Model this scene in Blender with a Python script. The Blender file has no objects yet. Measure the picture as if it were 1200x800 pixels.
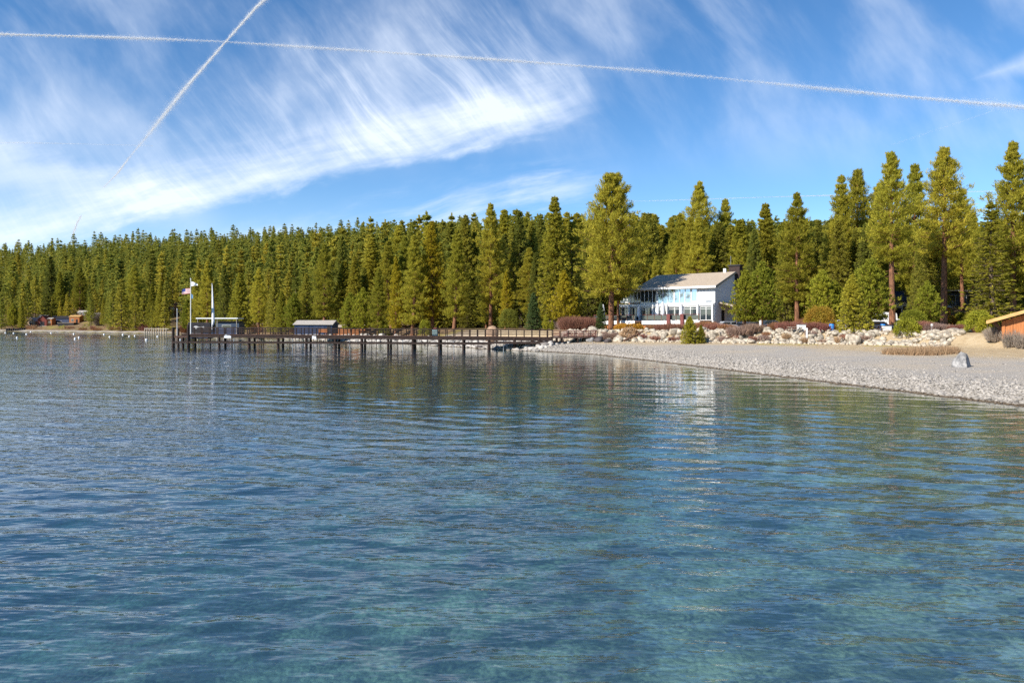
import bpy, math, random
import numpy as np
from mathutils import Vector, Matrix
SC = bpy.context.scene
COL = SC.collection
rad = math.radians
F = 860.0                      # focal length of the photograph in its own pixels (1200 wide)
EYE = 4.0                      # eye height above the lake

# ------------------------------------------------------------------ camera, sky, sun, exposure
cam_d = bpy.data.cameras.new('camera')
cam_d.sensor_width = 36.0
cam_d.lens = 36.0 * F / 1200.0
cam_d.shift_y = -20.0 / 1200.0
cam_d.clip_start = 0.1
cam_d.clip_end = 60000.0
cam = bpy.data.objects.new('camera', cam_d)
cam.location = (0, 0, EYE)
cam.rotation_euler = (rad(90), 0, 0)
COL.objects.link(cam)
SC.camera = cam

SUN_EL = 36.0
SUN_ROT = 233.0                # compass-like: 0 = +Y, 90 = +X
TO_SUN = Vector((math.sin(rad(SUN_ROT)) * math.cos(rad(SUN_EL)), math.cos(rad(SUN_ROT)) * math.cos(rad(SUN_EL)), math.sin(rad(SUN_EL))))
sun_d = bpy.data.lights.new('sun', 'SUN')
sun_d.energy = 5.0
sun_d.angle = rad(0.5)
sun_d.color = (1.0, 0.93, 0.82)
sun_o = bpy.data.objects.new('sun', sun_d)
sun_o.rotation_euler = (-TO_SUN).to_track_quat('-Z', 'Y').to_euler()
COL.objects.link(sun_o)
SC.view_settings.view_transform = 'Standard'
SC.view_settings.look = 'None'
SC.view_settings.gamma = 1.0
SC.view_settings.use_curve_mapping = False
SC.view_settings.exposure = 0.68
SC.render.engine = 'CYCLES'
SC.cycles.max_bounces = 10
SC.cycles.transparent_max_bounces = 16
SC.cycles.caustics_refractive = False
SC.cycles.caustics_reflective = False
SC.cycles.sample_clamp_indirect = 2.5
SC.cycles.use_denoising = False
SC.cycles.denoiser = 'OPENIMAGEDENOISE'
SC.cycles.denoising_input_passes = 'RGB_ALBEDO_NORMAL'


class NT:
    """small wrapper that writes node math as expressions"""
    def __init__(self, tree):
        self.t = tree
    def node(self, kind, **kw):
        n = self.t.nodes.new(kind)
        for k, v in kw.items():
            setattr(n, k, v)
        return n
    def set(self, sock, v):
        if isinstance(v, bpy.types.NodeSocket):
            self.t.links.new(v, sock)
        elif v is not None:
            if hasattr(sock.default_value, '__len__') and not hasattr(v, '__len__'):
                v = (v,) * len(sock.default_value)
            elif hasattr(v, '__len__') and len(v) == 3 and len(sock.default_value) == 4:
                v = tuple(v) + (1.0,)
            sock.default_value = v
    def m(self, op, a, b=None, c=None, clamp=False):
        n = self.node('ShaderNodeMath', operation=op, use_clamp=clamp)
        for s, v in zip(n.inputs, (a, b, c)):
            self.set(s, v)
        return n.outputs[0]
    def add(self, a, b): return self.m('ADD', a, b)
    def sub(self, a, b): return self.m('SUBTRACT', a, b)
    def mul(self, a, b): return self.m('MULTIPLY', a, b)
    def div(self, a, b): return self.m('DIVIDE', a, b)
    def ss(self, lo, hi, x):
        """smoothstep from lo to hi (hi may be below lo)"""
        n = self.node('ShaderNodeMapRange', interpolation_type='SMOOTHSTEP')
        if hi < lo:
            self.set(n.inputs['Value'], x); n.inputs['From Min'].default_value = hi; n.inputs['From Max'].default_value = lo
            n.inputs['To Min'].default_value = 1.0; n.inputs['To Max'].default_value = 0.0
        else:
            self.set(n.inputs['Value'], x); n.inputs['From Min'].default_value = lo; n.inputs['From Max'].default_value = hi
        return n.outputs[0]
    def comb(self, x, y, z):
        n = self.node('ShaderNodeCombineXYZ')
        for s, v in zip(n.inputs, (x, y, z)): self.set(s, v)
        return n.outputs[0]
    def sep(self, v):
        n = self.node('ShaderNodeSeparateXYZ'); self.set(n.inputs[0], v); return n.outputs
    def noise(self, vec, scale, detail=4.0, rough=0.5, dist=0.0, col=False, dims='3D'):
        n = self.node('ShaderNodeTexNoise', noise_dimensions=dims)
        self.set(n.inputs['Vector'], vec); self.set(n.inputs['Scale'], scale); self.set(n.inputs['Detail'], detail)
        self.set(n.inputs['Roughness'], rough); self.set(n.inputs['Distortion'], dist)
        return n.outputs['Color' if col else 'Fac']
    def voro(self, vec, scale, feature='F1', out='Distance'):
        n = self.node('ShaderNodeTexVoronoi', feature=feature)
        self.set(n.inputs['Vector'], vec); self.set(n.inputs['Scale'], scale)
        return n.outputs[out]
    def mapping(self, vec, scale=(1, 1, 1), rot=(0, 0, 0), loc=(0, 0, 0)):
        n = self.node('ShaderNodeMapping')
        self.set(n.inputs['Vector'], vec); self.set(n.inputs['Scale'], scale); self.set(n.inputs['Rotation'], rot); self.set(n.inputs['Location'], loc)
        return n.outputs[0]
    def mix(self, f, a, b, blend='MIX'):
        n = self.node('ShaderNodeMix', data_type='RGBA', blend_type=blend)
        self.set(n.inputs[0], f); self.set(n.inputs[6], a); self.set(n.inputs[7], b)
        return n.outputs[2]
    def mixs(self, f, a, b):
        n = self.node('ShaderNodeMixShader')
        self.set(n.inputs[0], f); self.t.links.new(a, n.inputs[1]); self.t.links.new(b, n.inputs[2])
        return n.outputs[0]
    def bump(self, h, strength=0.3, dist=0.1, normal=None):
        n = self.node('ShaderNodeBump')
        self.set(n.inputs['Height'], h); n.inputs['Strength'].default_value = strength; n.inputs['Distance'].default_value = dist
        if normal is not None: self.t.links.new(normal, n.inputs['Normal'])
        return n.outputs[0]


# ---- world: Nishita sky with thin cirrus drawn over it by direction
world = bpy.data.worlds.new('World')
SC.world = world
world.use_nodes = True
W = NT(world.node_tree)
bg = world.node_tree.nodes['Background']
sky = W.node('ShaderNodeTexSky', sky_type='NISHITA')
sky.sun_disc = False
sky.sun_elevation = rad(SUN_EL)
sky.sun_rotation = rad(SUN_ROT)
sky.altitude = 1900.0
sky.air_density = 1.0
sky.dust_density = 0.25
sky.ozone_density = 2.2
bg.inputs[1].default_value = 0.108
tc = W.node('ShaderNodeTexCoord')
dx, dy, dz = W.sep(tc.outputs['Generated'])
dys = W.m('MAXIMUM', dy, 0.15)
cx = W.mul(W.div(dx, dys), F / 100)     # direction as hundreds of pixels right of / above the horizon
cy = W.mul(W.div(dz, dys), F / 100)
cv = W.comb(cx, cy, 0.0)
warp = W.noise(cv, 0.4, 2, 0.5)
warp2 = W.noise(W.mapping(cv, loc=(7, 3, 0)), 0.4, 2, 0.5)
wx = W.add(cx, W.mul(W.sub(warp, 0.5), 0.75))
wy = W.add(cy, W.mul(W.sub(warp2, 0.5), 0.4))
wv = W.comb(wx, wy, 0.0)
fan = W.mapping(wv, rot=(0, 0, rad(48)))                  # fibres running from upper left to lower right
fib1 = W.noise(W.mapping(fan, scale=(0.34, 1.25, 1)), 1.3, 8, 0.6)
fine4 = W.noise(W.mapping(fan, scale=(0.22, 2.6, 1), loc=(6, 1, 0)), 2.6, 8, 0.68)
fan2 = W.mapping(wv, rot=(0, 0, rad(58)))
fib2 = W.noise(W.mapping(fan2, scale=(0.45, 1.7, 1), loc=(3, 9, 0)), 1.5, 8, 0.62)
hor = W.mapping(wv, rot=(0, 0, rad(-12)))
fib3 = W.noise(W.mapping(hor, scale=(0.35, 1.9, 1), loc=(1, 4, 0)), 1.3, 7, 0.62)
puff = W.noise(W.mapping(cv, loc=(5, 5, 0)), 2.6, 6, 0.6)
edge_n = W.mul(W.sub(W.noise(W.mapping(hor, scale=(0.6, 1.4, 1)), 1.6, 6, 0.6), 0.5), 0.75)
D = W.add(W.sub(cy, W.add(2.1, W.mul(cx, 0.225))), edge_n)
inx = W.ss(1.35, 0.2, W.add(cx, W.mul(W.sub(warp, 0.5), 1.0)))
band = W.mul(W.mul(W.ss(-0.06, 0.2, D), W.ss(0.95, 0.25, D)), inx)
band = W.mul(band, W.add(0.0, W.mul(W.ss(0.25, 0.75, fib3), 1.05)))
vstr = W.mul(W.mul(W.ss(0.1, 0.5, D), W.ss(2.7, 0.4, D)), W.ss(1.6, -0.6, cx))
vstr = W.mul(W.mul(vstr, W.add(0.5, W.mul(W.ss(0.36, 0.68, fine4), 1.1))), W.mul(W.ss(0.36, 0.68, fib1), W.ss(-5.6, -3.4, W.sub(cx, W.mul(cy, 0.35)))))
leftb = W.sub(cy, W.sub(1.62, W.mul(W.add(cx, 5.0), 0.26)))
leftb = W.mul(W.mul(W.ss(0.42, 0.0, W.m('ABSOLUTE', W.add(leftb, W.mul(edge_n, 0.8)))), W.ss(-3.2, -4.2, cx)), W.add(0.3, W.mul(fib3, 0.8)))
under = W.mul(W.mul(W.ss(-0.15, -0.6, D), W.ss(1.5, 0.3, cx)), W.mul(W.ss(0.40, 0.72, fib3), W.ss(-5.5, -3.0, cx)))
veil = W.mul(W.mul(W.ss(1.6, 2.9, cy), W.ss(4.6, 0.5, cx)), W.ss(0.42, 0.82, fib2))
veil2 = W.mul(W.mul(W.ss(2.1, 3.2, cy), W.ss(0.46, 0.76, fib1)), W.mul(W.ss(0.2, 1.2, cx), W.ss(4.2, 2.4, cx)))
rc = W.mul(W.ss(0.85, 0.0, W.add(W.mul(W.m('ABSOLUTE', W.sub(cx, 6.1)), 1.0), W.mul(W.m('ABSOLUTE', W.sub(cy, W.add(3.05, W.mul(W.sub(cx, 6.0), 0.3)))), 3.4))), W.add(0.15, puff))
hump = W.mul(W.mul(W.ss(0.55, 0.0, W.m('ABSOLUTE', W.sub(cy, 2.42))), W.ss(1.0, 0.0, W.m('ABSOLUTE', cx))), W.add(0.1, W.mul(puff, 0.5)))
lowl = W.mul(W.mul(W.ss(1.9, 0.4, cy), W.ss(0.5, -5.0, cx)), 0.2)
midl = W.mul(W.mul(W.ss(0.6, 0.0, W.m('ABSOLUTE', W.sub(cy, 2.25))), W.ss(-4.6, -6.0, cx)), W.mul(fib2, 0.6))
soft = W.mul(W.add(0.66, W.mul(W.ss(0.32, 0.7, fine4), 0.5)), W.mul(W.mul(W.ss(-0.02, 0.25, D), W.ss(1.9, 0.2, D)), W.mul(inx, W.add(0.35, W.mul(W.noise(W.mapping(fan, scale=(0.35, 0.8, 1)), 0.9, 5, 0.55), 1.0)))))
sheer = W.mul(W.ss(0.42, 0.7, W.noise(W.mapping(fan2, scale=(0.5, 0.9, 1), loc=(2, 2, 0)), 0.6, 6, 0.55)), W.ss(1.5, 2.5, cy))
tot = W.mul(band, 0.56)
for q, k in ((vstr, 0.32), (soft, 0.30), (leftb, 0.5), (under, 0.62), (veil, 0.14), (veil2, 0.2), (sheer, 0.38), (rc, 0.7), (hump, 0.55), (lowl, 1.0), (midl, 1.0)):
    tot = W.add(tot, W.mul(q, k))
tot = W.mul(W.mul(W.m('MINIMUM', tot, 0.86), W.ss(0.05, 0.3, dy)), W.add(0.12, W.mul(0.88, W.ss(6.0, 4.0, cy))))
hsv = W.node('ShaderNodeHueSaturation')
hsv.inputs['Saturation'].default_value = 1.23
hsv.inputs['Value'].default_value = 1.0
W.t.links.new(sky.outputs[0], hsv.inputs['Color'])
CLOUD = (6.1, 6.6, 7.4)
skyc = W.mix(tot, hsv.outputs[0], CLOUD)
W.t.links.new(skyc, bg.inputs[0])


# ------------------------------------------------------------------ helpers
def tag(o, label=None, cat=None, group=None, kind=None):
    if label: o['label'] = label
    if cat: o['category'] = cat
    if group: o['group'] = group
    if kind: o['kind'] = kind
    return o

def empty(name, loc=(0, 0, 0), rz=0.0, label=None, cat=None, group=None):
    o = bpy.data.objects.new(name, None)
    o.empty_display_size = 0.3
    o.location = loc; o.rotation_euler = (0, 0, rz)
    COL.objects.link(o)
    return tag(o, label, cat, group)

def copy_tree(o, parent=None):
    c = o.copy(); COL.objects.link(c)
    if parent is not None: c.parent = parent
    for ch in KIDS.get(o.name, []):
        k = copy_tree(ch, c)
        KIDS.setdefault(c.name, []).append(k)
    return c

KIDS = {}

def link(name, mesh, parent=None, loc=None, rz=None):
    o = bpy.data.objects.new(name, mesh)
    COL.objects.link(o)
    if parent is not None:
        o.parent = parent
        KIDS.setdefault(parent.name, []).append(o)
    if loc is not None: o.location = loc
    if rz is not None: o.rotation_euler = (0, 0, rz)
    return o

def arr_mesh(name, V, Fc, mat=None, smooth=False, nper=3, attrs=None):
    """mesh from numpy arrays; Fc is (n, nper) indices"""
    me = bpy.data.meshes.new(name)
    V = np.ascontiguousarray(V, dtype=np.float32); Fc = np.ascontiguousarray(Fc, dtype=np.int32)
    me.vertices.add(len(V)); me.vertices.foreach_set('co', V.ravel())
    n = len(Fc)
    me.loops.add(n * nper); me.loops.foreach_set('vertex_index', Fc.ravel())
    me.polygons.add(n)
    me.polygons.foreach_set('loop_start', np.arange(0, n * nper, nper, dtype=np.int32))
    try: me.polygons.foreach_set('loop_total', np.full(n, nper, dtype=np.int32))
    except Exception: pass
    if attrs:
        for k, a in attrs.items():
            at = me.attributes.new(k, 'FLOAT', 'POINT'); at.data.foreach_set('value', np.ascontiguousarray(a, dtype=np.float32))
    me.update(calc_edges=True)
    if smooth:
        me.polygons.foreach_set('use_smooth', np.ones(n, dtype=bool))
    for m in ([mat] if not isinstance(mat, (list, tuple)) else mat):
        if m is not None: me.materials.append(m)
    return me

class MB:
    """collects boxes, bars, tubes and prisms for ONE mesh"""
    def __init__(self): self.v = []; self.f = []
    def poly(self, pts, faces):
        b = len(self.v)
        self.v += [tuple(p) for p in pts]; self.f += [tuple(b + i for i in fa) for fa in faces]
        return self
    def box(self, x0, x1, y0, y1, z0, z1):
        p = [(x, y, z) for z in (z0, z1) for y in (y0, y1) for x in (x0, x1)]
        return self.poly(p, [(0, 2, 3, 1), (4, 5, 7, 6), (0, 1, 5, 4), (2, 6, 7, 3), (0, 4, 6, 2), (1, 3, 7, 5)])
    def cbox(self, c, s):
        return self.box(c[0] - s[0] / 2, c[0] + s[0] / 2, c[1] - s[1] / 2, c[1] + s[1] / 2, c[2] - s[2] / 2, c[2] + s[2] / 2)
    def bar(self, a, b, w, h=None):
        a = Vector(a); b = Vector(b); h = h or w
        d = (b - a).normalized()
        up = Vector((0, 0, 1)) if abs(d.z) < 0.95 else Vector((1, 0, 0))
        s = d.cross(up).normalized() * (w / 2); u = s.cross(d).normalized() * (h / 2)
        p = [a - s - u, a + s - u, a + s + u, a - s + u, b - s - u, b + s - u, b + s + u, b - s + u]
        return self.poly(p, [(0, 1, 2, 3), (7, 6, 5, 4), (0, 4, 5, 1), (1, 5, 6, 2), (2, 6, 7, 3), (3, 7, 4, 0)])
    def tube(self, pts, rs, n=8):
        pts = [Vector(p) for p in pts]
        if not hasattr(rs, '__len__'): rs = [rs] * len(pts)
        ring = []
        for i, p in enumerate(pts):
            d = (pts[min(i + 1, len(pts) - 1)] - pts[max(i - 1, 0)]).normalized()
            up = Vector((1, 0, 0)) if abs(d.x) < 0.9 else Vector((0, 1, 0))
            s = d.cross(up).normalized(); u = s.cross(d)
            ring.append([p + (s * math.cos(2 * math.pi * k / n) + u * math.sin(2 * math.pi * k / n)) * rs[i] for k in range(n)])
        P = [q for r in ring for q in r]
        fc = []
        for i in range(len(pts) - 1):
            for k in range(n):
                a, b2 = i * n + k, i * n + (k + 1) % n
                fc.append((a, b2, b2 + n, a + n))
        fc.append(tuple(range(n - 1, -1, -1))); fc.append(tuple((len(pts) - 1) * n + k for k in range(n)))
        return self.poly(P, fc)
    def prism(self, outline, y0, y1):
        """outline in (x, z), extruded from y0 to y1"""
        n = len(outline)
        P = [(x, y0, z) for x, z in outline] + [(x, y1, z) for x, z in outline]
        fc = [tuple(range(n)), tuple(range(2 * n - 1, n - 1, -1))] + [(i, i + n, (i + 1) % n + n, (i + 1) % n) for i in range(n)]
        return self.poly(P, fc)
    def mesh(self, name, mat, bevel=0.0, smooth=False):
        me = bpy.data.meshes.new(name)
        me.from_pydata([tuple(v) for v in self.v], [], self.f)
        me.update()
        import bmesh
        bm = bmesh.new(); bm.from_mesh(me)
        bmesh.ops.recalc_face_normals(bm, faces=bm.faces)
        if bevel > 0: bmesh.ops.bevel(bm, geom=bm.edges[:], offset=bevel, segments=1, affect='EDGES', clamp_overlap=True)
        bm.to_mesh(me); bm.free()
        if smooth: me.polygons.foreach_set('use_smooth', np.ones(len(me.polygons), dtype=bool))
        if mat is not None: me.materials.append(mat)
        return me
    def build(self, name, mat, parent=None, bevel=0.0, smooth=False, loc=None, rz=None):
        return link(name, self.mesh(name, mat, bevel, smooth), parent, loc, rz)

# ------------------------------------------------------------------ materials
def mat_base(name):
    m = bpy.data.materials.new(name); m.use_nodes = True
    n = NT(m.node_tree)
    return m, n, m.node_tree.nodes['Principled BSDF']

def plain(name, c, rough=0.7, var=0.25, scale=3.0, bump=0.0, stretch=(1, 1, 1), metal=0.0, spec=0.3, c2=None):
    m, n, p = mat_base(name)
    tcn = n.node('ShaderNodeTexCoord')
    v = n.mapping(tcn.outputs['Object'], scale=stretch)
    a = n.noise(v, scale, 6, 0.6)
    dark = tuple(x * (1 - var) for x in c); light = c2 or tuple(min(1, x * (1 + var)) for x in c)
    n.set(p.inputs['Base Color'], n.mix(n.ss(0.3, 0.7, a), dark, light))
    p.inputs['Roughness'].default_value = rough; p.inputs['Metallic'].default_value = metal
    p.inputs['Specular IOR Level'].default_value = spec
    if bump: n.t.links.new(n.bump(n.noise(v, scale * 3, 6, 0.6), bump, 0.05), p.inputs['Normal'])
    return m

def needles(name, c, yellow=(0.16, 0.14, 0.02), spread=0.5, trans=0.5, nsc=0.55):
    m = bpy.data.materials.new(name); m.use_nodes = True
    n = NT(m.node_tree); m.node_tree.nodes.remove(m.node_tree.nodes['Principled BSDF'])
    out = m.node_tree.nodes['Material Output']
    oi = n.node('ShaderNodeObjectInfo').outputs['Random']
    ge = n.node('ShaderNodeNewGeometry').outputs['Random Per Island']
    tcn = n.node('ShaderNodeTexCoord')
    cl = n.noise(tcn.outputs['Object'], nsc, 3, 0.6)
    f = n.m('MULTIPLY_ADD', n.sub(oi, 0.5), 0.8, n.m('MULTIPLY_ADD', ge, 0.35, n.mul(n.sub(cl, 0.36), 1.5)), True)
    col = n.mix(n.mul(f, spread), c, yellow)
    val = n.add(0.72, n.add(n.mul(ge, 0.45), n.mul(n.m('FRACT', n.mul(oi, 7.31)), 0.4)))
    col = n.mix(1.0, col, n.comb(val, val, val), 'MULTIPLY')
    d = n.node('ShaderNodeBsdfDiffuse'); n.set(d.inputs[0], col)
    t = n.node('ShaderNodeBsdfTranslucent'); n.set(t.inputs[0], col)
    n.t.links.new(n.mixs(trans, d.outputs[0], t.outputs[0]), out.inputs[0])
    return m

M = {}
M['pine'] = needles('pine_needles', (0.255, 0.25, 0.033), (0.58, 0.48, 0.065), 0.62)
M['fir'] = needles('fir_needles', (0.175, 0.19, 0.038), (0.52, 0.44, 0.06), 0.6)
M['far'] = needles('far_needles', (0.185, 0.21, 0.04), (0.60, 0.46, 0.06), 0.66, 0.5)
M['mass'] = needles('forest_needles', (0.16, 0.185, 0.04), (0.60, 0.46, 0.06), 0.68, 0.5, 0.11)
M['young'] = needles('young_needles', (0.235, 0.25, 0.032), (0.48, 0.42, 0.045), 0.6)
M['gold'] = needles('golden_needles', (0.27, 0.235, 0.022), (0.48, 0.36, 0.03), 0.6)
M['blue'] = needles('bluish_needles', (0.09, 0.135, 0.05), (0.20, 0.22, 0.05), 0.5)
M['autumn'] = needles('autumn_leaves', (0.40, 0.30, 0.05), (0.46, 0.20, 0.04), 0.8)
M['redtwig'] = needles('red_twigs', (0.20, 0.085, 0.065), (0.27, 0.15, 0.10), 0.7, 0.1)
M['mauve'] = needles('mauve_twigs', (0.22, 0.15, 0.13), (0.30, 0.2, 0.13), 0.7, 0.1)
M['rust'] = needles('rust_twigs', (0.24, 0.115, 0.06), (0.32, 0.18, 0.09), 0.7, 0.1)
M['straw'] = needles('straw_blades', (0.36, 0.25, 0.15), (0.42, 0.27, 0.16), 0.8, 0.2)
M['ochre'] = needles('ochre_leaves', (0.36, 0.19, 0.03), (0.45, 0.25, 0.03), 0.8, 0.2)
M['greyt'] = needles('grey_twigs', (0.21, 0.18, 0.15), (0.28, 0.22, 0.17), 0.7, 0.1)
M['grass'] = needles('lawn_blades', (0.26, 0.24, 0.05), (0.36, 0.28, 0.07), 0.8, 0.2)

M['bark'] = plain('pine_bark', (0.15, 0.072, 0.04), 0.9, 0.5, 2.2, 0.8, (3, 3, 0.6), c2=(0.30, 0.14, 0.075))
M['barkd'] = plain('fir_bark', (0.10, 0.07, 0.05), 0.9, 0.5, 2.2, 0.8, (3, 3, 0.6), c2=(0.19, 0.14, 0.10))
M['pier'] = plain('dark_timber', (0.020, 0.013, 0.011), 0.8, 0.45, 2.0, 0.4, (1, 1, 3), c2=(0.045, 0.026, 0.020))
M['pierdeck'] = plain('deck_boards', (0.05, 0.026, 0.02), 0.8, 0.4, 2.0, 0.3, (6, 1, 1), c2=(0.10, 0.055, 0.04))
M['pale_timber'] = plain('weathered_timber', (0.36, 0.31, 0.25), 0.85, 0.35, 2.5, 0.3, (2, 2, 0.5))
M['white'] = plain('white_paint', (0.78, 0.78, 0.77), 0.5, 0.06, 1.5, 0.05)
M['offwhite'] = plain('offwhite_siding', (0.70, 0.71, 0.72), 0.6, 0.08, 0.8, 0.02, (0.3, 0.3, 7))
M['roof'] = plain('tan_shingles', (0.37, 0.305, 0.235), 0.9, 0.2, 3.0, 0.6, (1, 4, 4))
M['greyroof'] = plain('grey_shingles', (0.36, 0.325, 0.29), 0.9, 0.2, 3.0, 0.4)
M['brick'] = plain('dark_brick', (0.045, 0.03, 0.028), 0.9, 0.4, 6.0, 0.4)
M['navy'] = plain('navy_cladding', (0.035, 0.05, 0.10), 0.7, 0.3, 1.0, 0.2, (4, 4, 0.3))
M['bluewall'] = plain('blue_cladding', (0.022, 0.042, 0.10), 0.7, 0.25, 1.0, 0.2, (4, 4, 0.3))
M['slate'] = plain('slate_blue_cladding', (0.05, 0.075, 0.12), 0.7, 0.2, 1.0, 0.2, (4, 4, 0.3))
M['black'] = plain('black_covering', (0.018, 0.017, 0.022), 0.7, 0.3, 1.5, 0.2)
M['orange'] = plain('orange_stained_wood', (0.40, 0.15, 0.05), 0.7, 0.25, 1.5, 0.3, (5, 5, 0.5))
M['fascia'] = plain('honey_stained_wood', (0.52, 0.31, 0.12), 0.6, 0.15, 1.5, 0.2, (1, 5, 5))
M['redwood'] = plain('dull_red_cladding', (0.16, 0.04, 0.03), 0.8, 0.3, 1.5, 0.3, (4, 4, 0.5))
M['brown'] = plain('brown_cladding', (0.13, 0.075, 0.05), 0.8, 0.3, 1.5, 0.3, (4, 4, 0.5))
M['maroon'] = plain('maroon_timber', (0.16, 0.05, 0.045), 0.7, 0.3, 2.0, 0.2)
M['tanwall'] = plain('tan_interior', (0.30, 0.22, 0.15), 0.7, 0.2, 1.0)
M['granite'] = plain('pale_granite', (0.34, 0.29, 0.225), 0.85, 0.45, 1.6, 0.7, c2=(0.54, 0.475, 0.38))
M['granite2'] = plain('grey_granite', (0.18, 0.18, 0.185), 0.85, 0.3, 2.2, 0.9, c2=(0.38, 0.37, 0.36))
M['darkrock'] = plain('dark_basalt', (0.07, 0.06, 0.06), 0.85, 0.35, 1.6, 0.7)
M['bluepl'] = plain('blue_plastic', (0.03, 0.22, 0.62), 0.4, 0.08, 2.0)
M['buoy'] = plain('white_buoy_plastic', (0.85, 0.86, 0.88), 0.4, 0.04, 2.0)
M['canvas'] = plain('white_canvas', (0.74, 0.75, 0.78), 0.8, 0.08, 2.0, 0.2, (5, 5, 0.5))
M['tyre'] = plain('tyre_rubber', (0.02, 0.02, 0.02), 0.8, 0.2, 5.0)
M['metal'] = plain('grey_metal', (0.35, 0.36, 0.38), 0.4, 0.1, 4.0, metal=0.6)
M['red'] = plain('flag_red', (0.50, 0.06, 0.07), 0.8, 0.1, 3.0)
M['flagblue'] = plain('flag_blue', (0.03, 0.05, 0.22), 0.8, 0.1, 3.0)
M['dullblue'] = plain('dull_blue_cloth', (0.16, 0.30, 0.45), 0.8, 0.1, 3.0)
M['teal'] = plain('grey_teal_tarp', (0.20, 0.30, 0.32), 0.7, 0.2, 2.0, 0.3)
def carpaint(name, c):
    m, n, p = mat_base(name)
    tcn = n.node('ShaderNodeTexCoord')
    n.set(p.inputs['Base Color'], n.mix(n.noise(tcn.outputs['Object'], 2, 3), tuple(x * .85 for x in c), c))
    p.inputs['Roughness'].default_value = 0.3; p.inputs['Coat Weight'].default_value = 0.5
    return m
M['carsilver'] = carpaint('silver_car_paint', (0.40, 0.42, 0.48))
M['cardark'] = carpaint('dark_car_paint', (0.10, 0.10, 0.14))
M['carwhite'] = carpaint('white_car_paint', (0.75, 0.75, 0.76))
def glassy(name, c, rough=0.05):
    m, n, p = mat_base(name)
    tcn = n.node('ShaderNodeTexCoord')
    n.set(p.inputs['Base Color'], n.mix(n.noise(tcn.outputs['Object'], 0.7, 3), tuple(x * .5 for x in c), c))
    p.inputs['Roughness'].default_value = rough; p.inputs['Specular IOR Level'].default_value = 0.9
    p.inputs['IOR'].default_value = 1.6
    return m
M['glass'] = glassy('dark_window_glass', (0.035, 0.05, 0.06))
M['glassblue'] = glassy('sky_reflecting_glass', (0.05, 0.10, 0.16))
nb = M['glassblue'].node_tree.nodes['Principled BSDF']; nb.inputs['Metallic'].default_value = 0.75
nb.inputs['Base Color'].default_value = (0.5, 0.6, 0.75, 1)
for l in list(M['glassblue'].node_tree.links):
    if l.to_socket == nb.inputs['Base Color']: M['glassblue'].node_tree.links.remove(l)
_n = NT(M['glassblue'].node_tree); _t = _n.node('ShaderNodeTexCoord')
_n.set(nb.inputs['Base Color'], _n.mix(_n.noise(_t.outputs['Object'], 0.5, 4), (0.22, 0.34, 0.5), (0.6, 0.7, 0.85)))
# ------------------------------------------------------------------ terrain
SHORE = np.array([(52, -400), (45, -200), (36, -60), (32, 0), (28, 22), (25, 36), (22.5, 48), (19.5, 62), (15.5, 80), (11, 98), (4, 109), (0, 114),
                  (-9, 130), (-17, 143), (-40, 172), (-75, 215), (-145, 313), (-300, 430), (-600, 560), (-1500, 900), (-4000, 1900)], float)
BANK = np.array([(140, -400), (125, -200), (105, -60), (92, 0), (76, 40), (60, 62), (51.5, 75), (49.5, 84), (46, 91), (40, 95.5), (32, 100), (24, 106), (17, 111), (11, 116), (5, 122),
                 (-2, 134), (-10, 148), (-33, 179), (-68, 222), (-140, 322), (-295, 440), (-597, 571), (-1497, 912), (-4000, 1915)], float)

def sdist(line, x, y):
    """signed distance to a polyline, positive on its right-hand side (inland)"""
    x = np.asarray(x, float); y = np.asarray(y, float)
    best = np.full(x.shape, 1e18); sgn = np.ones(x.shape)
    for (ax, ay), (bx, by) in zip(line[:-1], line[1:]):
        ux, uy = bx - ax, by - ay; L2 = ux * ux + uy * uy
        t = np.clip(((x - ax) * ux + (y - ay) * uy) / L2, 0, 1)
        ex, ey = x - (ax + t * ux), y - (ay + t * uy)
        d2 = ex * ex + ey * ey
        cr = ux * ey - uy * ex
        up = d2 < best - 1e-9
        best = np.where(up, d2, best); sgn = np.where(up, np.where(cr < 0, 1.0, -1.0), sgn)
    return np.sqrt(best) * sgn

def sst(a, b, x):
    t = np.clip((x - a) / (b - a), 0, 1); return t * t * (3 - 2 * t)

def hnoise(x, y, s, seed=0):
    """cheap smooth pseudo noise"""
    r = np.random.default_rng(seed); o = np.zeros(np.shape(x))
    for k in range(6):
        a = r.uniform(0, 6.28); f = r.uniform(0.6, 1.7) / s
        o = o + np.sin((np.cos(a) * x + np.sin(a) * y) * f + r.uniform(0, 6.28))
    return o / 6

def terrain(x, y):
    x = np.asarray(x, float); y = np.asarray(y, float)
    s = sdist(SHORE, x, y); e = sdist(BANK, x, y)
    t = np.clip(s / np.maximum(s - e, 1e-3), 0, 1)
    zb = 1.45 + 0.9 * sst(48, 70, x)
    zbeach = 0.42 * sst(0, 2.2, s) + (zb - 0.42) * t ** 0.9
    wid = 4.0
    up = zb + (3.05 - zb) * sst(0, 1, e / wid)
    slope = 0.205 + 0.045 * sst(-40, -260, x) - 0.085 * sst(-8, 70, x)
    st = 26 - 16 * sst(-40, -140, x) + 32 * sst(4, 40, x)
    hill = np.maximum(e - st, 0) * slope
    hill = np.where(hill > 60, 60 + 25 * (1 - np.exp(-(hill - 60) / 25)), hill) * (1 + 0.10 * hnoise(x, y, 90, 5))
    up = up + np.where(e > 0, 0.35 * hnoise(x, y, 16, 2) * sst(6, 20, e), 0) + hill
    land = np.where(e > 0, up, zbeach)
    bed = -(0.115 * np.minimum(-s, 26) + 0.11 * np.maximum(-s - 26, 0))
    bed = np.maximum(bed, -14) + 0.18 * hnoise(x, y, 2.6, 9) * sst(0, -9, s) 
    z = np.where(s > 0, land, bed)
    return z, s, e

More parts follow.
